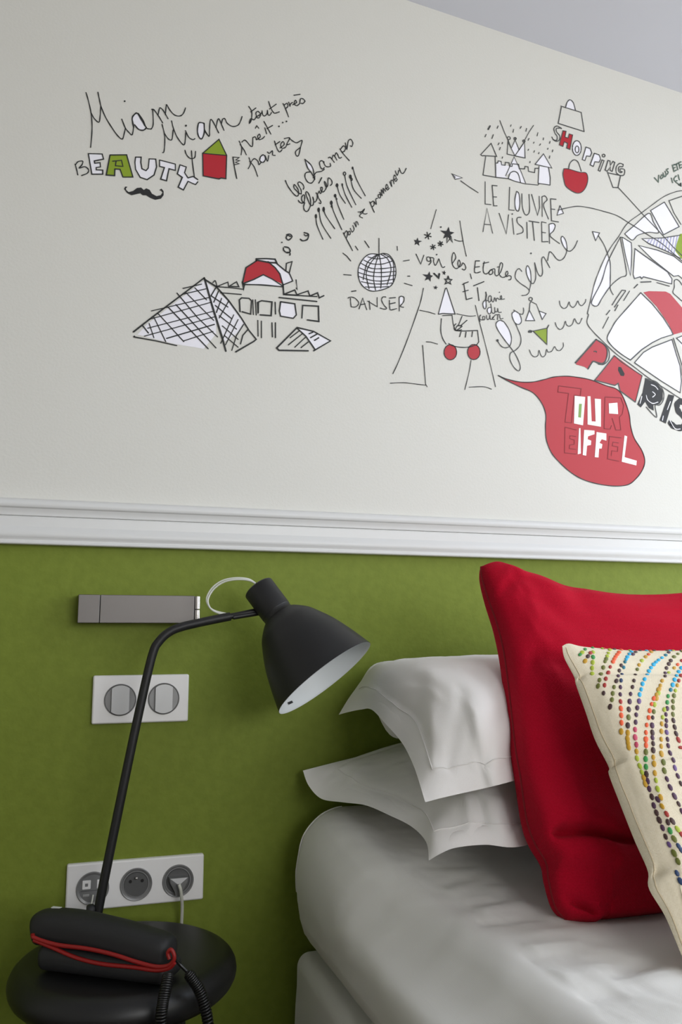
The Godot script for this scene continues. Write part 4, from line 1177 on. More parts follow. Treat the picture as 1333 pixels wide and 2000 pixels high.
		["lamp_head","I",[[0,20,[4662,18287,4661,18274,4655,18262,4647,18253,4638,18249,4628,18250,4620,18256,4615,18266,4613,18278,4615,18291,4620,18303,4628,18312,4638,18316,4647,18315,4655,18309,4661,18299,4662,18287]]]],
		["lamp_head","I",[[0,20,[4775,18244,4774,18231,4770,18220,4764,18211,4757,18208,4750,18209,4744,18215,4740,18225,4738,18238,4740,18251,4744,18262,4750,18271,4757,18274,4764,18273,4770,18267,4774,18257,4775,18244]]]],
		["lamp_head","I",[[0,20,[4796,18191,4795,18182,4791,18173,4787,18167,4781,18164,4776,18165,4771,18169,4768,18177,4767,18186,4768,18196,4771,18205,4776,18211,4781,18214,4787,18213,4792,18208,4795,18201,4796,18191]]]]]],
	["hand_lettering","small black cursive words pour se promener slanting beside the lamp posts",[
		["word","I",[[0,20,[4613,17056,4673,16943,4799,16721]],[0,18,[4623,17027,4674,17106,4698,17049,4673,16953]],[0,18,[4710,17092,4745,17107,4755,17057,4718,17027,4710,17092]],[0,18,[4755,17170,4792,17100,4832,17162,4806,17234]],[0,18,[4833,17295,4874,17223,4868,17311,4894,17326,4919,17268]]]],
		["word","I",[[0,18,[4915,17531,5012,17547,4944,17457,5006,17422]],[0,18,[4956,17511,5048,17615,5012,17530,5060,17513,5101,17532]]]],
		["word","I",[[0,20,[5158,17783,5199,17686,5251,17579]],[0,18,[5168,17754,5231,17812,5247,17735,5205,17683]],[0,19,[5252,17799,5293,17753,5284,17856,5319,17883]],[0,19,[5337,17960,5379,17977,5382,17915,5347,17898,5332,17949]],[0,19,[5368,18018,5416,17956,5400,18076,5452,18011,5439,18114,5495,18060]],[0,19,[5485,18111,5544,18153,5517,18212,5496,18145,5531,18094,5570,18143]],[0,19,[5581,18276,5623,18188,5607,18302,5652,18314,5672,18250]],[0,19,[5656,18332,5721,18375,5685,18439,5667,18365,5709,18309,5746,18364]],[0,19,[5701,18531,5743,18443,5776,18555]],[0,19,[5787,18607,5829,18511,5883,18521,5938,18627]]]]]],
	["smoke_puff_drawing","three small black smoke curls drawn above the museum chimney",[
		["smoke_curl","I",[[0,25,[3489,16843,3556,16866,3593,16818,3527,16745,3480,16785,3510,16837,3563,16823]]]],
		["smoke_curl","I",[[0,27,[3832,16940,3913,16920,3895,16816,3809,16772,3759,16796]],[0,23,[3833,16902,3864,16881,3910,16907]]]],
		["smoke_curl","I",[[0,27,[3452,16599,3534,16589,3559,16521,3498,16490,3437,16528,3431,16574]],[0,23,[3504,16501,3559,16490,3554,16445]],[3,0,[3414,16681,3407,16667,3392,16665,3385,16677,3392,16691,3407,16693]]]]]],
	["pyramid_drawing","large black hatched glass pyramid drawing in front of the museum",[
		["face_fill","W",[[2,0,[826,14590,981,14795,1967,15741,2196,15054,2202,14759,1983,14455,1481,14489]]]],
		["side_fill","W",[[2,0,[1987,15729,2403,15408,2729,15012,2573,14800,2361,14628]]]],
		["outline","I",[[1,28,[758,14631,1058,14925,1966,15786]],[1,32,[1966,15786,2135,15225,2317,14683,2385,14454]],[1,28,[1975,15758,2183,15650,2418,15410,2655,15108,2804,14886,2938,14736,2894,14692,2565,14458]],[1,23,[774,14541,1152,14511,1509,14463]],[3,0,[791,14549,783,14532,766,14530,757,14545,765,14562,782,14564]]]],
		["hatching","I",[[1,25,[915,14758,1013,14640]],[1,19,[1021,14814,1110,14564]],[1,19,[1099,14939,1316,14515]],[1,19,[1164,15019,1632,14549]],[1,20,[1338,15157,2067,14464]],[1,20,[1475,15218,2207,14494]],[1,20,[1488,15435,1857,15029,2231,14703]],[1,20,[1649,15462,1908,15227,2154,15005]],[1,20,[1801,15576,2018,15375]],[1,20,[1591,15537,1920,15660]],[1,20,[1581,15423,1999,15581]],[1,19,[1054,15050,2059,15425]],[1,19,[1005,14884,2104,15341]],[1,19,[997,14725,2136,15172]],[1,19,[948,14575,2195,15084]],[1,20,[1328,14574,2170,14932]],[1,20,[1631,14563,2144,14796]],[1,20,[2093,15459,2178,15625]],[1,20,[2147,15346,2228,15566]],[1,20,[2199,15159,2288,15438]],[1,20,[2252,15061,2418,15404]],[1,20,[2291,14591,2515,15152]],[1,20,[2377,14571,2597,15072]],[1,20,[2493,14480,2574,14770,2700,14994]],[1,21,[2649,14615,2689,14783,2775,14897]],[1,20,[2101,15460,2406,15288]],[1,20,[2176,15290,2482,15073]],[1,20,[2252,15105,2572,14889]],[1,20,[2313,14919,2604,14699]],[1,20,[2350,14746,2607,14551]]]]]],
	["museum_drawing","black line museum building with a red dome and smoking chimney",[
		["dome_panel","R",[[2,0,[2667,15789,2726,16087,2916,16242,3124,16260,3275,16163,3367,16052,3429,15859,3233,15926,3053,15994,2877,15878]]]],
		["dome_fill","W",[[2,0,[2702,15764,2877,15878,3053,15994,3233,15926,3414,15817,3055,15801]]]],
		["dome_fill","W",[[2,0,[3169,16247,3304,16245,3472,16128,3538,16106,3610,15945,3444,15861,3367,16052]]]],
		["dome_fill","W",[[2,0,[2930,16275,3264,16329,3289,16270,3124,16266]]]],
		["outline","I",[[1,24,[2667,15789,2726,16087,2916,16242]],[1,30,[2916,16242,2915,16285,3108,16316,3273,16327,3304,16260,3169,16247,2915,16261]],[1,24,[3139,16262,3275,16163,3367,16052,3429,15844]],[1,24,[3289,16258,3472,16128,3548,16092,3616,15946,3444,15852]],[1,24,[2673,15769,2877,15878,3053,15994,3233,15926,3414,15827]],[0,25,[2673,15754,3026,15791,3429,15807]],[1,29,[2666,15804,2689,15650,2702,15748]],[1,28,[3429,15850,3446,15661,3657,15775,3703,15679,3446,15661]],[1,23,[3680,15976,3705,15787,3687,15816]],[1,25,[3718,15696,3916,15790,3948,15694,4101,15776,4133,15681,4226,15736]],[1,24,[3476,15659,4086,15700]],[1,24,[3357,15589,4087,15603]],[0,21,[2124,15717,2166,15756,2200,15652]],[1,21,[2217,15661,2397,15763,2413,15680,2556,15790,2601,15699,2412,15686]],[1,23,[2169,15648,2471,15664,2689,15662]],[1,23,[2271,15541,2647,15559]]]],
		["chimney","I",[[1,25,[3548,16101,3600,16327,3491,16277,3481,16130]]]],
		["window","I",[[1,25,[2630,15226,2614,15449,2654,15494,2794,15502,2839,15463,2828,15204,2667,15230]]]],
		["window","I",[[1,26,[2968,15251,2971,15455,3030,15486,3223,15486,3211,15220,3004,15210]]]],
		["window_fill","W",[[2,0,[3387,15501,3659,15504,3691,15292,3631,15218,3390,15232,3365,15330]]]],
		["window","I",[[1,26,[3387,15510,3659,15504,3691,15292,3631,15218,3390,15232,3365,15330,3387,15510]]]],
		["window","I",[[1,26,[3798,15244,3811,15492,4118,15514,4128,15215,3904,15219]]]],
		["column","I",[[1,22,[2862,15481,2878,15201]]]],
		["column","I",[[1,22,[2912,15487,2931,15201]]]],
		["column","I",[[1,22,[2948,15446,2963,15236]]]],
		["column","I",[[1,22,[3283,15488,3294,15260]]]],
		["column","I",[[1,22,[2962,15099,2972,14800]]]],
		["column","I",[[1,22,[3030,15092,3034,14777]]]],
		["column","I",[[1,22,[3228,15085,3240,14814]]]],
		["column","I",[[1,22,[3293,15093,3297,14806]]]]]],
	["pyramid_drawing","small flat pyramid drawing with a white right face below the museum windows",[
		["side_fill","W",[[2,0,[3738,15022,4028,15009,4358,14861,4060,14645,3876,14900]]]],
		["outline","I",[[1,28,[3923,14621,3367,14572,3322,14612,3708,15049,4028,15009,4358,14861,4030,14633]],[1,28,[3708,15034,3876,14900,4060,14654]]]],
		["hatching","I",[[1,22,[3574,14836,3754,14993]],[1,22,[3545,14697,3815,14945]],[1,22,[3666,14664,3870,14878]],[1,23,[3786,14668,3922,14792]],[1,23,[3937,14953,4013,14992]],[1,23,[3967,14880,4105,14972]],[1,23,[4044,14836,4127,14897]]]]]],
	["disco_ball_drawing","round mirrored ball drawing with black grid and short rays",[
		["ball_fill","W",[[3,0,[5341,16730,5165,16699,5030,16594,4928,16399,4922,16186,5001,16038,5161,15958,5349,15991,5566,16099,5663,16259,5687,16450,5640,16632,5545,16732,5436,16749]]]],
		["outline","I",[[0,19,[5343,16719,5165,16704,5030,16599,4922,16398,4922,16186,5001,16033,5161,15953,5349,15985,5566,16093,5666,16259,5693,16451,5645,16633,5545,16743,5436,16754,5343,16719]]]],
		["hanging_line","I",[[1,17,[5345,17054,5343,16719]]]],
		["grid","I",[[0,18,[5111,16638,5272,16621,5408,16648,5544,16700]],[0,18,[5030,16559,5191,16510,5407,16532,5620,16624]],[0,18,[4976,16485,5177,16415,5406,16438,5674,16508]],[0,18,[4944,16388,5163,16338,5406,16358,5687,16423]],[0,18,[4922,16292,5162,16258,5405,16272,5678,16341]],[0,18,[4927,16213,5162,16170,5404,16184,5655,16258]],[0,18,[4975,16114,5188,16102,5404,16123,5608,16171]],[0,18,[5054,16018,5269,16041,5539,16087]],[0,18,[5300,16710,5110,16531,5042,16308,5015,16159]],[0,18,[5313,16707,5164,16512,5077,16286,5134,15989]],[0,18,[5332,16710,5258,16445,5229,16201,5268,15980]],[0,18,[5349,16712,5385,16489,5389,16249,5376,16034]],[0,18,[5381,16730,5530,16644,5591,16437,5507,16118]],[0,18,[5436,16743,5572,16690,5647,16552,5635,16202]]]],
		["ray","I",[[1,18,[4605,16640,4684,16590,4763,16503]]]],
		["ray","I",[[1,18,[4857,16820,4910,16748]]]],
		["ray","I",[[1,23,[5050,16950,5138,16835]]]],
		["ray","I",[[1,18,[5725,16943,5730,16862]]]],
		["ray","I",[[1,18,[5852,16657,5979,16694]]]],
		["ray","I",[[1,20,[5939,16355,5986,16362]]]],
		["ray","I",[[1,18,[5868,16200,6034,16174]]]],
		["ray","I",[[1,17,[4618,16208,4771,16218]]]],
		["ray","I",[[1,19,[4776,15890,4868,15915]]]]]],
	["hand_lettering","thin black capitals DANSER below the mirrored ball",[
		["letter","I",[[0,17,[4754,15754,4759,15663,4770,15581]],[0,17,[4705,15748,4765,15777,4852,15761,4922,15684,4889,15615,4835,15584,4770,15584]]]],
		["letter","I",[[1,19,[4927,15560,5004,15786,5085,15563]],[1,18,[4960,15647,5053,15678]]]],
		["letter","I",[[1,21,[5151,15577,5136,15743]],[1,18,[5103,15739,5300,15649,5299,15834]]]],
		["letter","I",[[0,18,[5479,15868,5418,15860,5390,15796,5434,15704,5494,15640,5444,15618,5361,15629]]]],
		["letter","I",[[0,18,[5551,15811,5556,15675,5578,15618,5701,15660]],[1,18,[5552,15855,5681,15882]],[1,18,[5547,15734,5674,15777]]]],
		["letter_fill","W",[[3,0,[5773,15886,5827,15906,5829,15807,5775,15757]]]],
		["letter","I",[[1,18,[5754,15897,5757,15618]],[0,18,[5754,15897,5799,15925,5856,15910,5855,15833,5809,15761,5775,15722,5808,15706,5848,15705]]]]]],
	["star_drawing","cluster of black stars drawn above and below the words about stars",[
		["star","K",[[2,0,[6166,17196,6181,17134,6261,17133,6188,17089,6200,17026,6146,17062,6098,17027,6113,17089,6082,17133,6134,17134]]]],
		["star","K",[[2,0,[6848,17530,6871,17430,6971,17424,6882,17358,6893,17254,6813,17313,6720,17254,6760,17357,6658,17419,6795,17429]]]],
		["star","K",[[2,0,[6412,16521,6427,16445,6485,16437,6436,16390,6429,16309,6383,16357,6302,16312,6342,16391,6256,16438,6369,16445]]]],
		["star","K",[[2,0,[6546,16248,6553,16216,6592,16214,6556,16192,6554,16158,6534,16178,6501,16159,6516,16193,6483,16214,6528,16216]]]],
		["star","K",[[2,0,[6738,16589,6745,16552,6770,16548,6749,16526,6748,16487,6724,16510,6697,16490,6704,16526,6680,16551,6717,16552]]]],
		["star_outline","I",[[1,21,[6808,17297,6800,17179,6866,17272,6928,17203,6890,17337]]]],
		["star_outline","I",[[1,27,[6812,16473,6834,16410,6897,16413,6847,16368,6869,16316,6810,16341,6743,16300,6779,16364,6740,16403,6791,16404,6812,16473]]]],
		["star_outline","I",[[1,38,[6508,16487,6603,16412,6622,16497]]]],
		["star_outline","I",[[1,25,[6316,17277,6456,17255]]]],
		["star_outline","I",[[1,25,[6370,17334,6401,17198]]]],
		["star_outline","I",[[1,25,[6441,17323,6331,17209]]]],
		["star_outline","I",[[1,23,[6441,17051,6549,17034]]]],
		["star_outline","I",[[1,23,[6484,17094,6507,16990]]]],
		["star_outline","I",[[1,23,[6538,17086,6453,16999]]]],
		["star_outline","I",[[1,23,[6605,17144,6714,17127]]]],
		["star_outline","I",[[1,23,[6648,17188,6671,17083]]]],
		["star_outline","I",[[1,23,[6702,17180,6617,17092]]]],
		["star_outline","I",[[3,0,[6692,17496,6683,17480,6665,17477,6656,17491,6666,17507,6684,17510]]]]]],
	["hand_lettering","thin black cursive words voir les Etoiles between the star groups",[
		["word","I",[[1,19,[6125,16841,6222,16645,6295,16841]],[0,19,[6399,16822,6355,16798,6371,16730,6436,16746,6425,16817,6446,16727,6396,16652]],[0,18,[6416,16807,6503,16811,6502,16735,6539,16664,6590,16747,6617,16810,6651,16722,6693,16643,6746,16664]],[3,0,[6588,16896,6579,16881,6563,16879,6555,16892,6563,16907,6580,16909]]]],
		["word","I",[[0,19,[6907,16749,6990,16889,6951,16990,6911,16912,6908,16758,6959,16671,7030,16672,7090,16775,7061,16848,7033,16784,7052,16701,7112,16738,7144,16799,7193,16763,7209,16697,7173,16654,7128,16669]]]],
		["word","I",[[1,20,[7521,16896,7430,16883,7404,16716]],[0,20,[7405,16724,7406,16638,7460,16632,7533,16664]],[1,19,[7412,16746,7518,16771]],[0,20,[7630,16894,7600,16768,7606,16666,7660,16635,7725,16682,7772,16740,7812,16725,7807,16667,7751,16634,7725,16673,7772,16740]],[1,19,[7602,16852,7731,16899]],[0,19,[7772,16740,7861,16770,7862,16666,7907,16629,7992,16719,8047,16883,8008,16926,7974,16838,7955,16696,8008,16620,8082,16626,8158,16703,8151,16761,8112,16718,8119,16640,8185,16672,8235,16656,8220,16593,8173,16578]],[1,18,[7921,16817,7968,16833]]]]]],
	["hand_lettering","thin black capitals ET leaning at the right leg of the tower drawing",[
		["letter","I",[[1,19,[7336,16083,7205,16033,7155,16362,7257,16412]],[1,19,[7125,16339,7184,16374]],[1,19,[7130,16186,7253,16237]],[1,17,[7305,16590,7332,16488]]]],
		["letter","I",[[1,19,[7372,16344,7609,16464]],[1,19,[7459,16319,7487,16046]]]]]],
	["hand_lettering","tiny black cursive words faire du roller beside the capitals ET",[
		["white_fill","W",[[3,0,[7586,16010,7619,16050,7638,16016,7636,15943,7612,15903,7584,15936]]]],
		["white_fill","W",[[3,0,[7679,15887,7706,15921,7752,15920,7742,15822,7706,15799,7678,15832]]]],
		["word","J",[[0,20,[7644,16249,7649,16188,7641,16126,7645,16054,7645,15944,7621,15892,7589,15907,7572,15971,7580,16027,7620,16069,7647,16127,7658,16190,7645,16243]],[0,18,[7645,16066,7684,16071]],[0,18,[7765,16167,7743,16185,7709,16153,7698,16091,7716,16044,7749,16067,7767,16124]],[0,18,[7766,16167,7769,16112,7782,16074,7814,16066,7843,16152,7873,16082,7885,16139,7915,16152,7934,16133,7980,16138,8004,16172,7995,16217,7978,16194,7983,16139,8066,16155]],[3,0,[7969,16285,7961,16272,7947,16271,7941,16281,7948,16293,7962,16295]]]],
		["word","J",[[0,18,[7755,15933,7706,15927,7673,15886,7671,15838,7703,15793,7742,15816,7760,15873]],[0,18,[7748,16011,7762,15934,7769,15843,7807,15816,7837,15845,7838,15943]],[0,18,[7838,15870,7867,15854,7900,15877,7905,15933,7912,15873,7938,15851,7984,15863]]]],
		["word","J",[[0,23,[7517,15746,7494,15713,7491,15658,7495,15610]],[0,17,[7496,15653,7524,15647,7560,15654,7562,15715,7601,15726,7609,15697,7599,15656,7566,15655]],[0,18,[7647,15756,7651,15695,7680,15668,7713,15709,7724,15765,7732,15690,7771,15690,7798,15737,7778,15716,7790,15687,7823,15691]],[0,18,[7791,15718,7845,15785,7891,15800,7943,15803,7948,15743,7974,15718,8020,15736]],[0,18,[7905,15792,7893,15694]]]]]],
	["cone_drawing","white pointed triangle drawn above the roller skate",[
		["cone_fill","W",[[2,0,[6764,16213,6945,15706,6585,15651]]]],
		["outline","I",[[1,18,[6585,15651,6749,16211,6775,16219,6950,15699,6678,15679,6585,15651]],[1,17,[6677,15635,6873,15665]]]]]],
	["roller_skate_drawing","black outlined roller skate with two solid red wheels",[
		["wheel","R",[[3,0,[6968,14912,6956,14851,6925,14798,6880,14759,6828,14742,6776,14749,6733,14778,6704,14825,6695,14884,6707,14944,6737,14998,6782,15036,6834,15054,6886,15048,6930,15018,6958,14971]]]],
		["wheel","R",[[3,0,[7484,14970,7472,14909,7440,14855,7394,14816,7340,14799,7288,14805,7244,14834,7215,14882,7206,14941,7218,15002,7249,15057,7295,15096,7348,15113,7401,15107,7446,15078,7475,15030]]]],
		["outline","I",[[0,19,[6650,15566,6632,15327,6668,15167,6741,15056]],[1,19,[6883,15666,6902,15502,6936,15382,6975,15356,7128,15367,7438,15414,7460,15181,7419,15121]],[0,19,[6796,15074,6903,15033,7098,15025,7274,15058,7419,15121]],[0,17,[6968,14912,6956,14851,6925,14798,6880,14759,6828,14742,6776,14749,6733,14778,6704,14825,6695,14884,6707,14944,6737,14998,6782,15036,6834,15054,6886,15048,6930,15018,6958,14971,6968,14912]],[0,17,[7484,14970,7472,14909,7440,14855,7394,14816,7340,14799,7288,14805,7244,14834,7215,14882,7206,14941,7218,15002,7249,15057,7295,15096,7348,15113,7401,15107,7446,15078,7475,15030,7484,14970]]]],
		["lace","I",[[1,18,[7010,15453,7102,15671]]]],
		["lace","I",[[1,18,[7054,15458,7210,15601]]]],
		["lace","I",[[0,19,[6967,15500,6922,15443,6953,15359,7097,15463,6999,15462,6953,15363,7085,15389]]]],
		["lace","I",[[1,19,[7073,15346,7038,15239]]]],
		["lace","I",[[1,19,[7183,15352,7165,15242]]]],
		["lace","I",[[1,19,[7326,15375,7306,15268]]]]]],
	["tower_drawing","tall thin line tower outline behind the roller skate",[
		["outline","I",[[0,17,[6273,16149,6221,15915,6154,15702,5946,15128,5733,14603,5610,14342]],[1,16,[6239,14978,6259,14656,6290,14197,6321,14150]],[0,15,[5553,14149,5831,14185,6080,14182,6300,14178]],[0,15,[7279,14780,7229,14529,7127,14162]],[0,15,[7221,14222,7540,14261,7716,14226]],[0,15,[7402,15938,7466,15673,7588,15206,7688,14801,7807,14285]],[0,16,[6186,15685,6377,15671,6516,15647]],[0,15,[6983,15709,7246,15692,7401,15717]],[1,16,[6314,15055,6410,15061,6559,15036]],[1,16,[6581,17853,6451,17423]],[0,17,[7098,17692,7161,17266,7226,16954]],[0,17,[6972,17271,7073,17253,7161,17272]]]]]],
	["hand_lettering","large thin cursive word Seine rising to the right",[
		["white_fill","W",[[3,0,[8630,16930,8682,16832,8682,16632,8610,16728,8592,16866]]]],
		["white_fill","W",[[3,0,[9495,17715,9572,17626,9575,17469,9487,17541,9453,17656]]]],
		["word","J",[[0,19,[8487,16805,8426,16855,8354,16787,8332,16644,8441,16542,8588,16468,8649,16401,8583,16309,8469,16278]],[0,19,[8649,16418,8694,16599,8689,16833,8631,16947,8590,16866,8610,16728,8681,16597,8756,16584,8812,16732,8798,17036]],[0,20,[8798,17036,8854,16832,8927,16759,8977,16848,8966,17107,9008,17196,9069,17122,9153,16979]],[0,20,[9108,17127,9148,17299,9180,17333,9243,17289,9317,17204,9406,17174,9514,17256,9587,17435,9569,17625,9495,17723,9453,17656,9499,17518,9587,17423,9678,17424,9775,17523,9856,17680]],[3,0,[8737,17233,8726,17215,8706,17212,8696,17227,8707,17245,8727,17248]]]]]],
	["bow_drawing","looping thin line bow figure with white filled loops",[
		["loop_fill","W",[[3,0,[7869,15598,7932,15680,8042,15659,8147,15516,8193,15339,8164,15188,8007,15341,7890,15487]]]],
		["loop_fill","W",[[3,0,[8245,15889,8321,15925,8405,15866,8438,15732,8386,15657,8300,15682,8242,15778]]]],
		["line","J",[[0,19,[8042,15663,8147,15516,8198,15340,8161,15177,8074,15122,7977,15134,7906,15206,7879,15255]],[0,19,[8042,15663,7945,15686,7857,15608,7890,15487,8030,15298,8148,15164,8289,14987,8380,14770,8340,14664,8232,14733,8151,14882,8168,15019,8293,15100,8396,15225,8414,15386,8345,15561,8300,15666]],[0,19,[8272,15942,8320,15921,8405,15866,8443,15733,8386,15653,8300,15666,8237,15777,8232,15869,8296,15922]],[0,19,[8406,15878,8473,15879,8500,15947,8497,16016]],[3,0,[7907,15258,7892,15233,7863,15230,7850,15252,7865,15276,7894,15280]]]]]],
	["dancer_drawing","tiny line figure with two small white triangles above the green triangle",[
		["triangle_fill","W",[[2,0,[8634,15986,8751,15774,8538,15749]]]],
		["triangle_fill","W",[[2,0,[8860,15995,9023,15959,8929,15818]]]],
		["line","J",[[1,18,[8634,15986,8751,15774,8538,15749,8634,15986,8651,16127,8678,16177,8802,16134,8860,15995,9023,15959,8929,15818,8860,15995]],[0,20,[8713,16233,8709,16218,8700,16205,8687,16195,8671,16190,8656,16191,8643,16198,8635,16209,8632,16222,8636,16237,8645,16250,8658,16260,8674,16265,8689,16264,8702,16258,8710,16247,8713,16233]]]]]],
	["triangle_drawing","small green triangle with a black outline beside the wavy lines",[
		["triangle","G",[[2,0,[8705,15545,9036,15645,9022,15292]]]],
		["outline","J",[[1,19,[8605,15522,8705,15545,9036,15645,9017,15292,8705,15545]],[0,24,[8680,15542,8618,15546,8604,15510,8667,15517]],[1,23,[9036,15645,9077,15714]]]]]],
	["wave_drawing","three rows of thin wavy lines left of the round city map",[
		["wave","J",[[0,18,[9355,16273,9377,16170,9452,16121,9531,16166,9588,16279,9611,16211,9674,16172,9742,16227,9799,16329,9835,16262,9899,16239,9982,16328,9998,16390]]]],
		["wave","J",[[0,18,[9233,15790,9267,15701,9342,15652,9421,15707,9478,15842,9501,15775,9564,15747,9645,15803,9702,15927,9750,15851,9815,15835,9886,15961]]]],
		["wave","J",[[0,17,[8603,15133,8649,15035,8722,14997,8799,15039,8828,15145,8862,15057,8911,15016,8975,15069,9005,15187,9041,15133,9131,15166,9198,15265,9246,15201,9323,15197,9403,15287,9406,15368]]]]]],
	["castle_drawing","thin line castle with two towers and a crown in dotted rain",[
		["wall_fill","W",[[2,0,[7967,19093,8034,19161,8172,19097,8278,19105,8176,18851,8233,18815,7958,18795]]]],
		["gate_fill","W",[[2,0,[8390,19306,8491,19144,8546,19018,8633,18781,8526,18778,8473,18960,8380,19000,8284,18938,8200,18889,8289,19084]]]],
		["tower_fill","W",[[2,0,[9104,19524,9290,19242,8888,19250]]]],
		["tower_fill","W",[[2,0,[8984,19221,9214,19240,9240,18846,8945,18835]]]],
		["crown_fill","W",[[2,0,[8426,19675,8504,19508,8411,19366,8338,19511]]]],
		["crown_fill","W",[[2,0,[8636,19681,8648,19358,8435,19370]]]],
		["arch_fill","W",[[3,0,[8243,18812,8289,18932,8380,18995,8473,18956,8521,18778]]]],
		["tower","J",[[1,19,[7653,19210,7608,19233,7858,19533,7979,19263,7665,19221]],[1,19,[7722,19209,7649,18787,7946,18789,7943,19246]]]],
		["tower","J",[[1,20,[8888,19250,9104,19529,9294,19239,8888,19250]],[1,20,[8984,19221,8945,18829,9235,18840,9246,19006,9214,19236]]]],
		["wall","J",[[1,19,[7962,19110,7997,19117,8011,19168,8081,19170,8090,19093,8172,19097,8179,19166,8268,19171,8277,19094,8332,19103]],[1,20,[8336,19104,8343,19162,8492,19178,8506,19083,8632,19101,8646,19160,8718,19162,8726,19062,8869,19058,8885,19158,8958,19171]],[0,20,[8238,18811,8284,18938,8380,19000,8473,18960,8526,18772]],[1,19,[7941,18788,8238,18811,8396,18778,8632,18763,8943,18790,8969,18833]],[1,17,[8176,18863,8391,19328,8546,19018,8645,18783]]]],
		["crown","J",[[1,20,[8261,19689,8227,19361,8411,19355,8653,19350,8654,19719,8516,19510,8428,19721,8331,19516,8261,19689]],[1,18,[8255,19642,8411,19359,8641,19705]],[0,19,[8314,19738,8311,19724,8303,19711,8291,19702,8278,19697,8264,19697,8253,19702,8246,19711,8243,19724,8246,19738,8254,19750,8266,19760,8280,19765,8293,19765,8305,19760,8312,19750,8314,19738]],[0,25,[8452,19755,8450,19746,8445,19738,8437,19731,8428,19728,8419,19728,8411,19731,8406,19738,8405,19746,8407,19755,8412,19764,8420,19770,8429,19773,8438,19774,8446,19770,8451,19764,8452,19755]],[0,25,[8662,19738,8660,19729,8654,19721,8646,19714,8637,19711,8628,19711,8620,19714,8615,19721,8614,19729,8616,19738,8621,19747,8629,19753,8638,19757,8648,19757,8655,19753,8660,19747,8662,19738]]]],
		["ray","J",[[1,18,[8078,20091,8183,19833,8256,19688]]]],
		["ray","J",[[1,18,[8885,20142,8771,19970,8655,19753]]]],
		["raindrop","J",[[1,31,[7846,19925,7797,19836]]]],
		["raindrop","J",[[1,19,[8034,19962,8009,19901]]]],
		["raindrop","J",[[1,19,[8343,20046,8330,20009]]]],
		["raindrop","J",[[1,19,[8587,20060,8556,20008]]]],
		["raindrop","J",[[1,19,[8713,20039,8694,19967]]]],
		["raindrop","J",[[1,19,[8400,19955,8381,19883]]]],
		["raindrop","J",[[1,19,[8984,19993,8962,19915]]]],
		["raindrop","J",[[1,19,[9119,19900,9110,19852]]]],
		["raindrop","J",[[1,19,[8765,19820,8739,19769]]]],
		["raindrop","J",[[1,18,[7747,19714,7718,19652]]]],
		["raindrop","J",[[1,19,[7915,19740,7878,19644]]]],
		["raindrop","J",[[1,19,[8046,19580,8021,19530]]]],
		["raindrop","J",[[1,19,[8129,19607,8116,19571]]]],
		["raindrop","J",[[1,19,[8071,19483,8049,19422]]]],
		["raindrop","J",[[1,19,[8883,19756,8870,19728]]]],
		["raindrop","J",[[1,19,[9040,19746,9014,19707]]]],
		["raindrop","J",[[1,19,[9275,19849,9261,19800]]]],
		["raindrop","J",[[1,19,[9220,19682,9206,19651]]]],
		["raindrop","J",[[1,19,[9336,19664,9320,19615]]]],
		["raindrop","J",[[1,19,[8888,19562,8870,19520]]]],
		["raindrop","J",[[1,19,[8996,19543,8985,19507]]]],
		["raindrop","J",[[1,19,[8744,19569,8731,19539]]]],
		["raindrop","J",[[1,19,[8119,19278,8106,19242]]]],
		["raindrop","J",[[1,19,[8770,19296,8764,19261]]]],
		["raindrop","J",[[1,19,[9257,19511,9242,19451]]]]]],
	["hand_lettering","two lines of thin tall capitals written under the castle drawing",[
		["letter_fill","W",[[3,0,[8486,18358,8479,18278,8466,18210,8447,18163,8427,18144,8408,18156,8392,18198,8383,18263,8382,18341,8388,18420,8402,18489,8420,18536,8441,18555,8460,18543,8475,18501,8485,18436]]]],
		["letter_fill","W",[[2,0,[9186,17935,9272,17975,9314,17932,9277,17815,9189,17712]]]],
		["letter","J",[[1,19,[7695,18645,7682,18154,7815,18163]]]],
		["letter","J",[[1,19,[7971,18604,7855,18595,7877,18147,7958,18160]],[1,19,[7866,18343,7952,18353]]]],
		["letter","J",[[1,20,[8262,18621,8230,18116,8351,18123]]]],
		["letter","J",[[0,20,[8424,18559,8477,18513,8494,18315,8457,18131,8388,18164,8378,18362,8424,18559]]]],
		["letter","J",[[0,20,[8548,18525,8548,18257,8597,18087,8667,18080,8719,18196,8719,18542]]]],
		["letter","J",[[1,20,[8779,18552,8905,18103,8960,18280,8962,18538]]]],
		["letter","J",[[1,20,[9030,18538,9017,18094]],[0,20,[9025,18538,9103,18569,9148,18491,9058,18352,9167,18062]]]],
		["letter","J",[[1,20,[9368,18539,9234,18527,9238,18033,9407,18032]],[1,20,[9237,18298,9329,18304]]]],
		["letter","J",[[1,19,[7615,17538,7721,18066,7836,17539]],[1,19,[7658,17707,7796,17718]]]],
		["letter","J",[[1,19,[7999,18002,8152,17576,8219,18004]]]],
		["letter","J",[[1,19,[8303,17940,8329,17592]],[3,0,[8324,18039,8315,18022,8297,18019,8288,18033,8298,18049,8316,18052]]]],
		["letter","J",[[0,20,[8511,17995,8421,17966,8424,17860,8538,17767,8535,17668,8399,17603]]]],
		["letter","J",[[1,20,[8644,17906,8641,17551]]]],
		["letter","J",[[1,20,[8698,17943,8935,17945]],[1,20,[8780,17938,8808,17528]]]],
		["letter","J",[[1,20,[9103,17967,8996,17972,8990,17526,9135,17552]],[1,20,[8994,17738,9082,17740]]]],
		["letter","J",[[1,20,[9174,17944,9169,17515]],[0,20,[9174,17944,9272,17982,9323,17934,9277,17815,9188,17690,9411,17551]]]]]],
	["arrow_drawing","short thin arrow with a small white head left of the castle",[
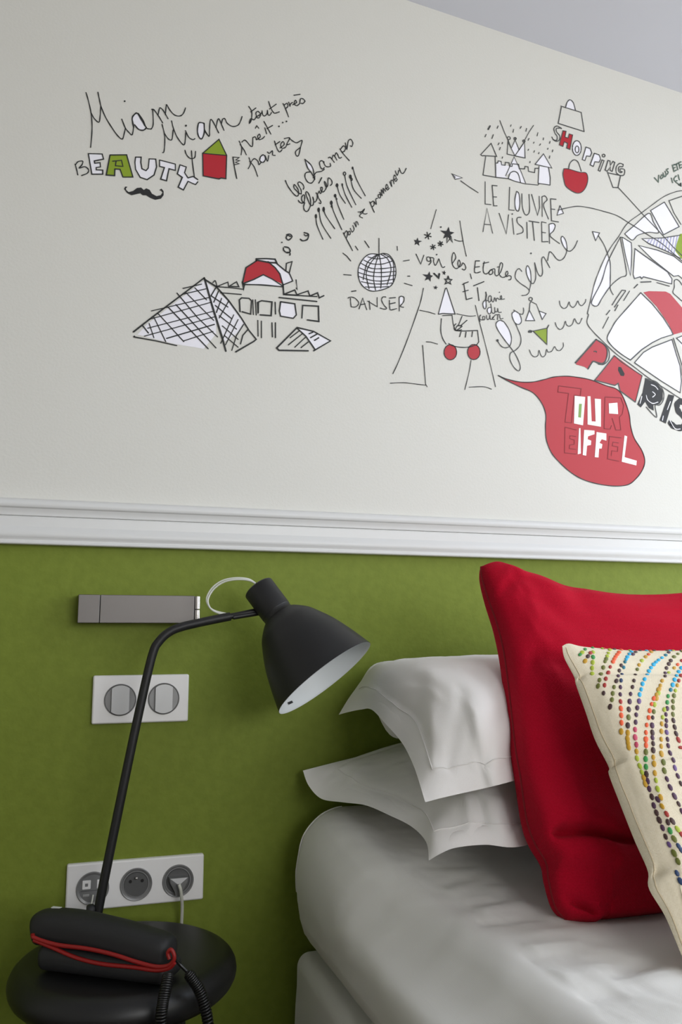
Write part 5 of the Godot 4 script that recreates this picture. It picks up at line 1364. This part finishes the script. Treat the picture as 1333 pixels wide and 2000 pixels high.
		["head","W",[[2,0,[6938,18687,7177,18642,7014,18581]]]],
		["line","J",[[1,18,[6938,18687,7177,18642,7014,18581,6938,18687,7015,18625]],[0,18,[7137,18569,7326,18471,7528,18378]]]]]],
	["arrow_drawing","long curved arrow running from the tall capitals to the city map",[
		["head","W",[[2,0,[9460,18411,9538,18250,9377,18178]]]],
		["line","J",[[1,20,[9460,18411,9538,18250,9377,18178,9460,18411]],[0,19,[9406,18297,9573,18365,9885,18465,10198,18481,10512,18460,10874,18415,11166,18299,11392,18205,11643,18098,12010,17944,12307,17757,12543,17601]]]]]],
	["arrow_drawing","short curved arrow with a white triangle head beside the map rim",[
		["head","W",[[2,0,[10243,17942,10413,17941,10307,17756]]]],
		["line","J",[[1,21,[10239,17945,10418,17942,10307,17748,10239,17945]],[0,20,[10381,17875,10517,17681,10616,17431,10652,17253,10634,16926,10622,16703,10688,16581]]]]]],
	["shopping_bag_drawing","pale outlined shopping bag drawn above the outlined word SHOPPING",[
		["handle_fill","W",[[3,0,[9695,20720,9740,20853,9814,20926,9899,20874,9944,20702,9813,20714]]]],
		["outline","J",[[1,21,[9578,20733,10089,20689,10142,20246,9495,20310,9590,20711]],[0,21,[9695,20720,9740,20853,9815,20931,9899,20874,9944,20702]]]]]],
	["block_lettering","outlined curved word SHOPPING with a solid red letter H",[
		["letter_fill","R",[[2,0,[9605,20160,9684,20163,9651,20022,9729,20013,9760,20117,9846,20109,9762,19755,9680,19771,9711,19887,9628,19908,9589,19791,9500,19810]]]],
		["letter_fill","W",[[3,0,[10049,19841,10038,19773,10011,19712,9973,19668,9930,19647,9888,19652,9854,19683,9832,19735,9827,19799,9838,19867,9865,19927,9903,19972,9946,19993,9988,19988,10022,19957,10044,19906]]]],
		["letter_fill","W",[[2,0,[10170,19888,10276,19871,10311,19779,10266,19685,10174,19680,10128,19562,10063,19574]]]],
		["letter_fill","W",[[2,0,[10377,19779,10497,19765,10532,19673,10488,19591,10381,19583,10335,19465,10257,19487]]]],
		["letter","J",[[0,21,[9574,20208,9466,20243,9386,20178,9402,20072,9456,19997,9439,19908,9362,19905,9325,19959]],[0,21,[9574,20208,9516,20204,9443,20177,9447,20105,9522,20022,9504,19921,9425,19881,9362,19905]]]],
		["letter","J",[[1,18,[9605,20160,9684,20163,9651,20022,9729,20013,9760,20117,9846,20109,9762,19755,9680,19771,9711,19887,9628,19908,9589,19791,9500,19810,9605,20160]]]],
		["letter","J",[[0,21,[10049,19841,10038,19773,10011,19712,9973,19668,9930,19647,9888,19652,9854,19683,9832,19735,9827,19799,9838,19867,9865,19927,9903,19972,9946,19993,9988,19988,10022,19957,10044,19906,10049,19841]],[0,21,[9989,19798,9984,19767,9973,19739,9956,19719,9938,19710,9920,19712,9905,19727,9896,19750,9894,19780,9899,19811,9910,19838,9927,19858,9945,19868,9963,19865,9978,19851,9987,19827,9989,19798]]]],
		["letter","J",[[1,21,[10170,19888,10276,19871,10311,19779,10266,19685,10174,19680,10128,19562,10063,19574,10170,19888]]]],
		["letter","J",[[1,21,[10377,19779,10497,19765,10532,19673,10488,19591,10381,19583,10335,19465,10257,19487,10377,19779]]]],
		["letter","J",[[1,21,[10566,19659,10619,19652,10504,19380,10457,19396,10566,19659]],[0,22,[10650,19776,10647,19763,10638,19751,10627,19742,10613,19737,10600,19737,10589,19742,10582,19751,10580,19763,10583,19776,10591,19788,10603,19797,10616,19802,10630,19802,10641,19797,10648,19788,10650,19776]]]],
		["letter","J",[[1,23,[10720,19677,10774,19672,10776,19569,10847,19676,10895,19660,10815,19435,10762,19448,10780,19540,10687,19412,10635,19433,10720,19677]]]],
		["letter","J",[[0,22,[11112,19655,11017,19657,10930,19560,10923,19427,11015,19377,11120,19408,11138,19535,11028,19528,11034,19479,11074,19474,11045,19444,10987,19471,10998,19572,11095,19597,11112,19655]]]]]],
	["funnel_drawing","thin outlined cone with a long line running down to the map",[
		["line","J",[[1,21,[10691,19381,11028,19374,10944,19076,10814,19058,10697,19387]],[1,20,[10945,19084,11265,18813,11587,18529,11935,18247,12317,17905,12552,17729]]]]]],
	["handbag_drawing","solid red handbag with a thin arched handle under the word SHOPPING",[
		["body","R",[[3,0,[9593,19277,9710,19291,9970,19265,10128,19281,10178,19216,10170,19069,10083,18884,9947,18777,9791,18787,9627,18879,9582,19015,9562,19156]]]],
		["outline","J",[[0,18,[9593,19277,9710,19291,9970,19265,10128,19281,10178,19216,10170,19069,10083,18884,9947,18777,9791,18787,9627,18879,9582,19015,9562,19156,9593,19277]]]],
		["handle","J",[[0,21,[9711,19303,9748,19431,9851,19528,9954,19493,10024,19299]]]]]],
	["hand_lettering","small grey green capitals VOUS ETES ICI with an arrow above the map",[
		["word","V",[[1,28,[11924,19480,12022,19397,12047,19560]],[0,28,[12087,19524,12133,19587,12164,19548,12104,19487,12087,19524]],[0,29,[12165,19639,12201,19554,12247,19603,12224,19685]],[0,29,[12314,19767,12261,19724,12309,19682,12277,19626]]]],
		["word","V",[[1,29,[12500,19902,12435,19870,12468,19731,12537,19774]],[1,26,[12450,19801,12507,19832]],[1,29,[12500,19894,12598,19950]],[1,29,[12547,19921,12578,19789]],[1,29,[12679,20001,12613,19966,12639,19835,12708,19881]],[1,27,[12623,19904,12683,19930]],[0,29,[12807,20065,12747,20029,12802,19987,12753,19915]]]],
		["word","V",[[1,29,[12385,19551,12412,19447]],[0,29,[12527,19632,12457,19556,12472,19496,12540,19520]],[1,29,[12578,19666,12602,19549]],[1,24,[12494,19474,12605,19430]]]],
		["arrow","K",[[2,0,[12547,19420,12652,19496,12653,19388]]]]]],
	["map_drawing","large round line map of the city with white and red districts",[
		["district","W",[[2,0,[11773,18675,12158,18940,12520,18412,12083,18154,11967,18200]]]],
		["district","W",[[2,0,[11058,18019,11326,18258,11721,18603,11955,18198,11693,18151,11550,18115,11406,18041,11247,17903]]]],
		["district","W",[[2,0,[11007,17929,11231,17828,11202,17412,11153,17077,11052,17513]]]],
		["district","W",[[2,0,[10573,17465,10635,17352,10645,17130,10613,16742,10409,16475,10289,16291,10156,16274,10102,16297,10171,16584,10348,17008]]]],
		["district","W",[[2,0,[11305,17715,11745,17488,12133,17293,12242,17142,12222,17025,11719,17072,11487,17082,11253,17019,11224,17107]]]],
		["district","W",[[2,0,[11403,17802,11880,17768,12326,17686,12557,17561,13177,17394,12921,17233,12537,17265,12367,17231,12294,17211,11748,17530]]]],
		["district","W",[[2,0,[11506,17973,12065,18068,12530,18212,12372,17829,12504,17659,12118,17782,11676,17884]]]],
		["district","W",[[2,0,[11396,16718,11683,16494,11945,16219,12138,15956,12179,15859,11867,15743,11628,15616,11341,15426,11043,15166,10620,15409,10485,15591,10609,15823,10742,16017,11079,16378]]]],
		["district","W",[[2,0,[12136,15743,12319,15165,12331,14823,12277,14558,11804,14774,11141,15117,11383,15370,11621,15515]]]],
		["district","W",[[2,0,[12280,15789,12584,15904,12851,15626,12724,15205,12500,15385]]]],
		["district","W",[[2,0,[13210,19158,13804,19059,14261,18738,13638,18229,13305,18437]]]],
		["district","W",[[2,0,[13801,18081,14426,18566,14783,17918,14830,17293,14061,17257]]]],
		["district","W",[[2,0,[13343,16364,14626,16729,14462,16029,13955,15389,13287,15014]]]],
		["green_district","G",[[2,0,[12532,18244,12853,18314,12863,17773,12540,17653,12360,17838]]]],
		["red_district","R",[[2,0,[11466,16735,11608,16780,12055,16828,12171,16791,12467,16508,12706,16268,12542,15982,12202,15862,12077,16092,11796,16446]]]],
		["district_outline","J",[[1,20,[11773,18675,12158,18940,12520,18412,12083,18154,11773,18675]],[0,19,[11058,18019,11326,18258,11721,18603,11827,18420,11955,18187,11693,18151,11406,18041,11247,17903,11058,18019]],[1,19,[10938,17924,11007,17929,11220,17837,11221,17661,11191,17328,11153,17073,11052,17513,10983,17915]],[0,20,[10938,17918,10972,17707,11047,17226,11038,17062,10886,16990,10649,16787,10409,16475,10289,16291,10178,16277,10150,16383,10406,16835,10587,17304,10938,17918]],[1,22,[11305,17715,11519,17601,11745,17488,12133,17293,12242,17142,12222,17025,11719,17072,11488,17092,11439,17044,11406,17081,11253,17019,11224,17107,11305,17715]],[1,21,[12540,17559,12326,17686,11880,17768,11403,17802,11748,17530,12294,17211,12416,17248,12531,17180]],[1,21,[12530,18212,12066,18078,11506,17973,11676,17884,12118,17782,12504,17659]],[0,20,[12508,17031,12431,17125,12349,17146,12298,17097,12289,16961,12244,16831,12357,16742,12482,16654]],[1,21,[12820,19222,12652,19162,12282,18992,12396,18723,12573,18474]],[1,22,[11396,16718,11683,16494,11945,16219,12138,15956,12179,15859,11867,15743,11628,15616,11341,15426,11043,15166]],[0,22,[11396,16718,11079,16378,10742,16017,10609,15823,10485,15591,10577,15443,10792,15289,11043,15166]],[1,21,[11141,15117,11383,15370,11621,15515,12147,15744,12232,15439,12319,15165,12331,14823,12277,14558,11804,14774,11141,15117]],[1,22,[12185,15778,12374,15170,12359,14967]],[1,22,[12586,15925,12268,15788,12514,15590,12643,15400]],[1,21,[13210,19158,13804,19059,14261,18738,13638,18229,13305,18437,13210,19158]],[1,21,[13801,18081,14426,18566,14783,17918,14830,17293,14061,17257,13801,18081]],[1,20,[13343,16364,14626,16729,14462,16029,13955,15389,13287,15014,13343,16364]],[1,20,[12159,16965,11832,17005]],[1,24,[11410,16959,11680,17005]],[1,24,[11229,16802,11326,16897]],[1,20,[10648,16345,10770,16521,10916,16711,11007,16717]],[1,20,[10702,16302,10860,16512,11006,16703]],[1,21,[10709,16223,10795,16363]],[1,21,[10948,16483,11109,16716]],[1,21,[10490,16107,10585,16218]],[1,20,[10386,15797,10544,16063]]]],
		["stripe","L",[[1,28,[11694,17980,11643,17910]]]],
		["stripe","L",[[1,28,[11778,18003,11712,17889]]]],
		["stripe","L",[[1,28,[11861,18022,11793,17870]]]],
		["stripe","L",[[1,28,[11945,18039,11874,17857]]]],
		["stripe","L",[[1,28,[12029,18052,11956,17842]]]],
		["stripe","L",[[1,28,[12113,18075,12030,17821]]]],
		["stripe","L",[[1,28,[12199,18102,12107,17801]]]],
		["stripe","L",[[1,28,[12284,18128,12189,17777]]]],
		["stripe","L",[[1,28,[12370,18154,12263,17750]]]],
		["stripe","L",[[1,28,[12456,18179,12329,17728]]]],
		["rim","J",[[0,18,[12707,14315,13784,14814,14602,15601,15075,16568,15193,17559,15009,18412,14519,19043,13829,19371,13129,19401,12662,19299,12405,19206,12130,19053,11829,18822,11532,18583,11141,18270,10892,17922,10696,17667,10500,17353,10350,17049,10224,16751,10104,16337]],[0,20,[10104,16338,10026,16091,10046,16054,10005,15871,10128,15709,10381,15501,10701,15259,11092,15043,11464,14822,11909,14605,12321,14412,12707,14315]]]]]],
	["block_lettering","slanting letters PARIS red then scribbled black along the map rim",[
		["letter_fill","R",[[2,0,[10207,15531,10358,15469,10463,15372,10453,15175,10357,15028,10247,15027,10117,15043,10048,14978,9978,14865,9893,14905,9701,14934,9682,14980,9954,15260]]]],
		["letter","J",[[0,33,[9681,14970,9954,15260,10207,15531]],[0,30,[10207,15531,10379,15452,10462,15352,10458,15195,10379,15040,10247,15021,10117,15043,10048,14968,9978,14865]],[0,21,[10358,15469,10485,15374,10522,15241,10482,15100,10355,14999,10235,14997]],[0,23,[10139,15260,10194,15269,10204,15251]]]],
		["letter_fill","R",[[2,0,[10644,15234,11317,14847,11113,14260,10746,14461,10710,14614,10641,14578,10141,14648,10350,14891]]]],
		["letter","J",[[1,23,[10129,14638,10349,14881,10643,15224,10826,15095]],[1,21,[10826,15095,11317,14847,11113,14250,10746,14461,10706,14623,10619,14570,10129,14638]]]],
		["letter_hole","K",[[2,0,[10730,14987,10797,14984,10878,14845,10853,14793,10775,14796,10715,14907]]]],
		["letter","K",[[2,0,[11393,14785,11686,14724,11825,14558,11813,14378,11725,14262,11563,14219,11567,14102,11445,14151,11362,14281,11241,14144,11155,14205,11306,14472]]]],
		["letter_line","J",[[0,22,[11394,14795,11687,14734,11836,14559,11836,14380,11735,14244,11608,14213,11626,13960,11378,14165]]]],
		["letter_line","W",[[0,19,[11534,14670,11635,14640,11700,14576]],[0,19,[11393,14421,11422,14325,11542,14257,11682,14298]],[0,19,[11558,14514,11624,14461,11551,14395]],[0,19,[11279,14391,11224,14230]]]],
		["letter","K",[[2,0,[11971,14495,12120,14481,11858,13841,11702,13897]]]],
		["letter_line","W",[[0,19,[12006,14336,11913,14150]],[0,19,[11800,14003,11771,13902]]]],
		["letter","K",[[0,134,[12470,14295,12334,14364,12215,14334,12173,14231,12223,14116,12356,14007,12371,13890,12247,13781,12085,13789,11974,13859]]]],
		["letter_line","W",[[0,19,[11956,13937,12082,13749,12221,13750]]]]]],
	["speech_bubble_drawing","big red teardrop speech bubble holding two lines of white block letters",[
		["bubble","R",[[3,0,[7873,14524,8071,14468,8362,14436,8658,14463,8926,14540,9164,14617,9470,14661,9778,14659,10052,14633,10397,14547,10641,14501,10777,14395,10888,14156,10947,13943,10968,13698,11043,13456,11208,13221,11274,13010,11219,12823,11066,12632,10845,12468,10527,12415,10149,12431,9778,12500,9481,12631,9222,12823,9032,13018,8926,13277,8914,13543,8931,13812,8841,14044,8650,14237,8359,14331,8038,14450]]]],
		["outline","I",[[0,18,[7873,14524,8071,14468,8362,14436,8658,14463,8926,14540,9164,14617,9470,14661,9778,14659,10052,14633,10397,14547,10641,14501,10777,14395,10888,14156,10947,13943,10968,13698,11043,13456,11208,13221,11274,13010,11219,12823,11066,12632,10845,12468,10527,12415,10149,12431,9778,12500,9481,12631,9222,12823,9032,13018,8926,13277,8914,13543,8931,13812,8841,14044,8650,14237,8359,14331,8038,14450,7873,14524]]]],
		["letter","D",[[1,15,[9235,14304,9257,14437,9794,14425,9766,14269,9623,14269,9528,13679,9376,13683,9488,14297,9235,14304]]]],
		["letter","X",[[2,0,[9629,14257,9879,14255,9798,13646,9585,13669]]]],
		["letter_hole","H",[[2,0,[9724,14095,9792,14101,9755,13803,9690,13807]]]],
		["letter","X",[[2,0,[9938,14275,10007,14281,10009,13747,10105,13748,10109,14238,10259,14241,10228,13648,9909,13672]]]],
		["letter_hole","X",[[2,0,[10447,14165,10660,14199,10664,13952,10443,13949]]]],
		["letter","D",[[1,16,[10492,13692,10453,13613,10307,13617,10366,14297,10755,14315,10817,14150,10771,13960,10696,13892,10716,13617,10592,13608,10518,13848]]]],
		["letter","D",[[1,15,[9640,13537,9372,13577,9338,13038,9600,13031]],[1,13,[9617,13400,9482,13406,9473,13345,9580,13323,9575,13232,9467,13210,9453,13135,9604,13130]],[1,16,[10707,13448,10427,13458,10356,12977,10626,12946]],[1,13,[10641,13336,10508,13342,10486,13265,10625,13250,10609,13151,10470,13157,10450,13050]]]],
		["letter","X",[[2,0,[9700,13578,9734,13580,9719,13048,9644,13028]]]],
		["letter","X",[[2,0,[9821,13551,10068,13554,10064,13478,9907,13421,9894,13360,9978,13335,9967,13244,9874,13223,9843,13011,9762,13020]]]],
		["letter","X",[[2,0,[10118,13527,10353,13514,10345,13361,10232,13384,10176,13304,10244,13278,10222,13186,10160,13182,10136,12993,10047,12994]]]],
		["letter","X",[[2,0,[10798,13506,10861,13489,10772,13040,11069,12982,11052,12881,10696,12938]]]]]],
]
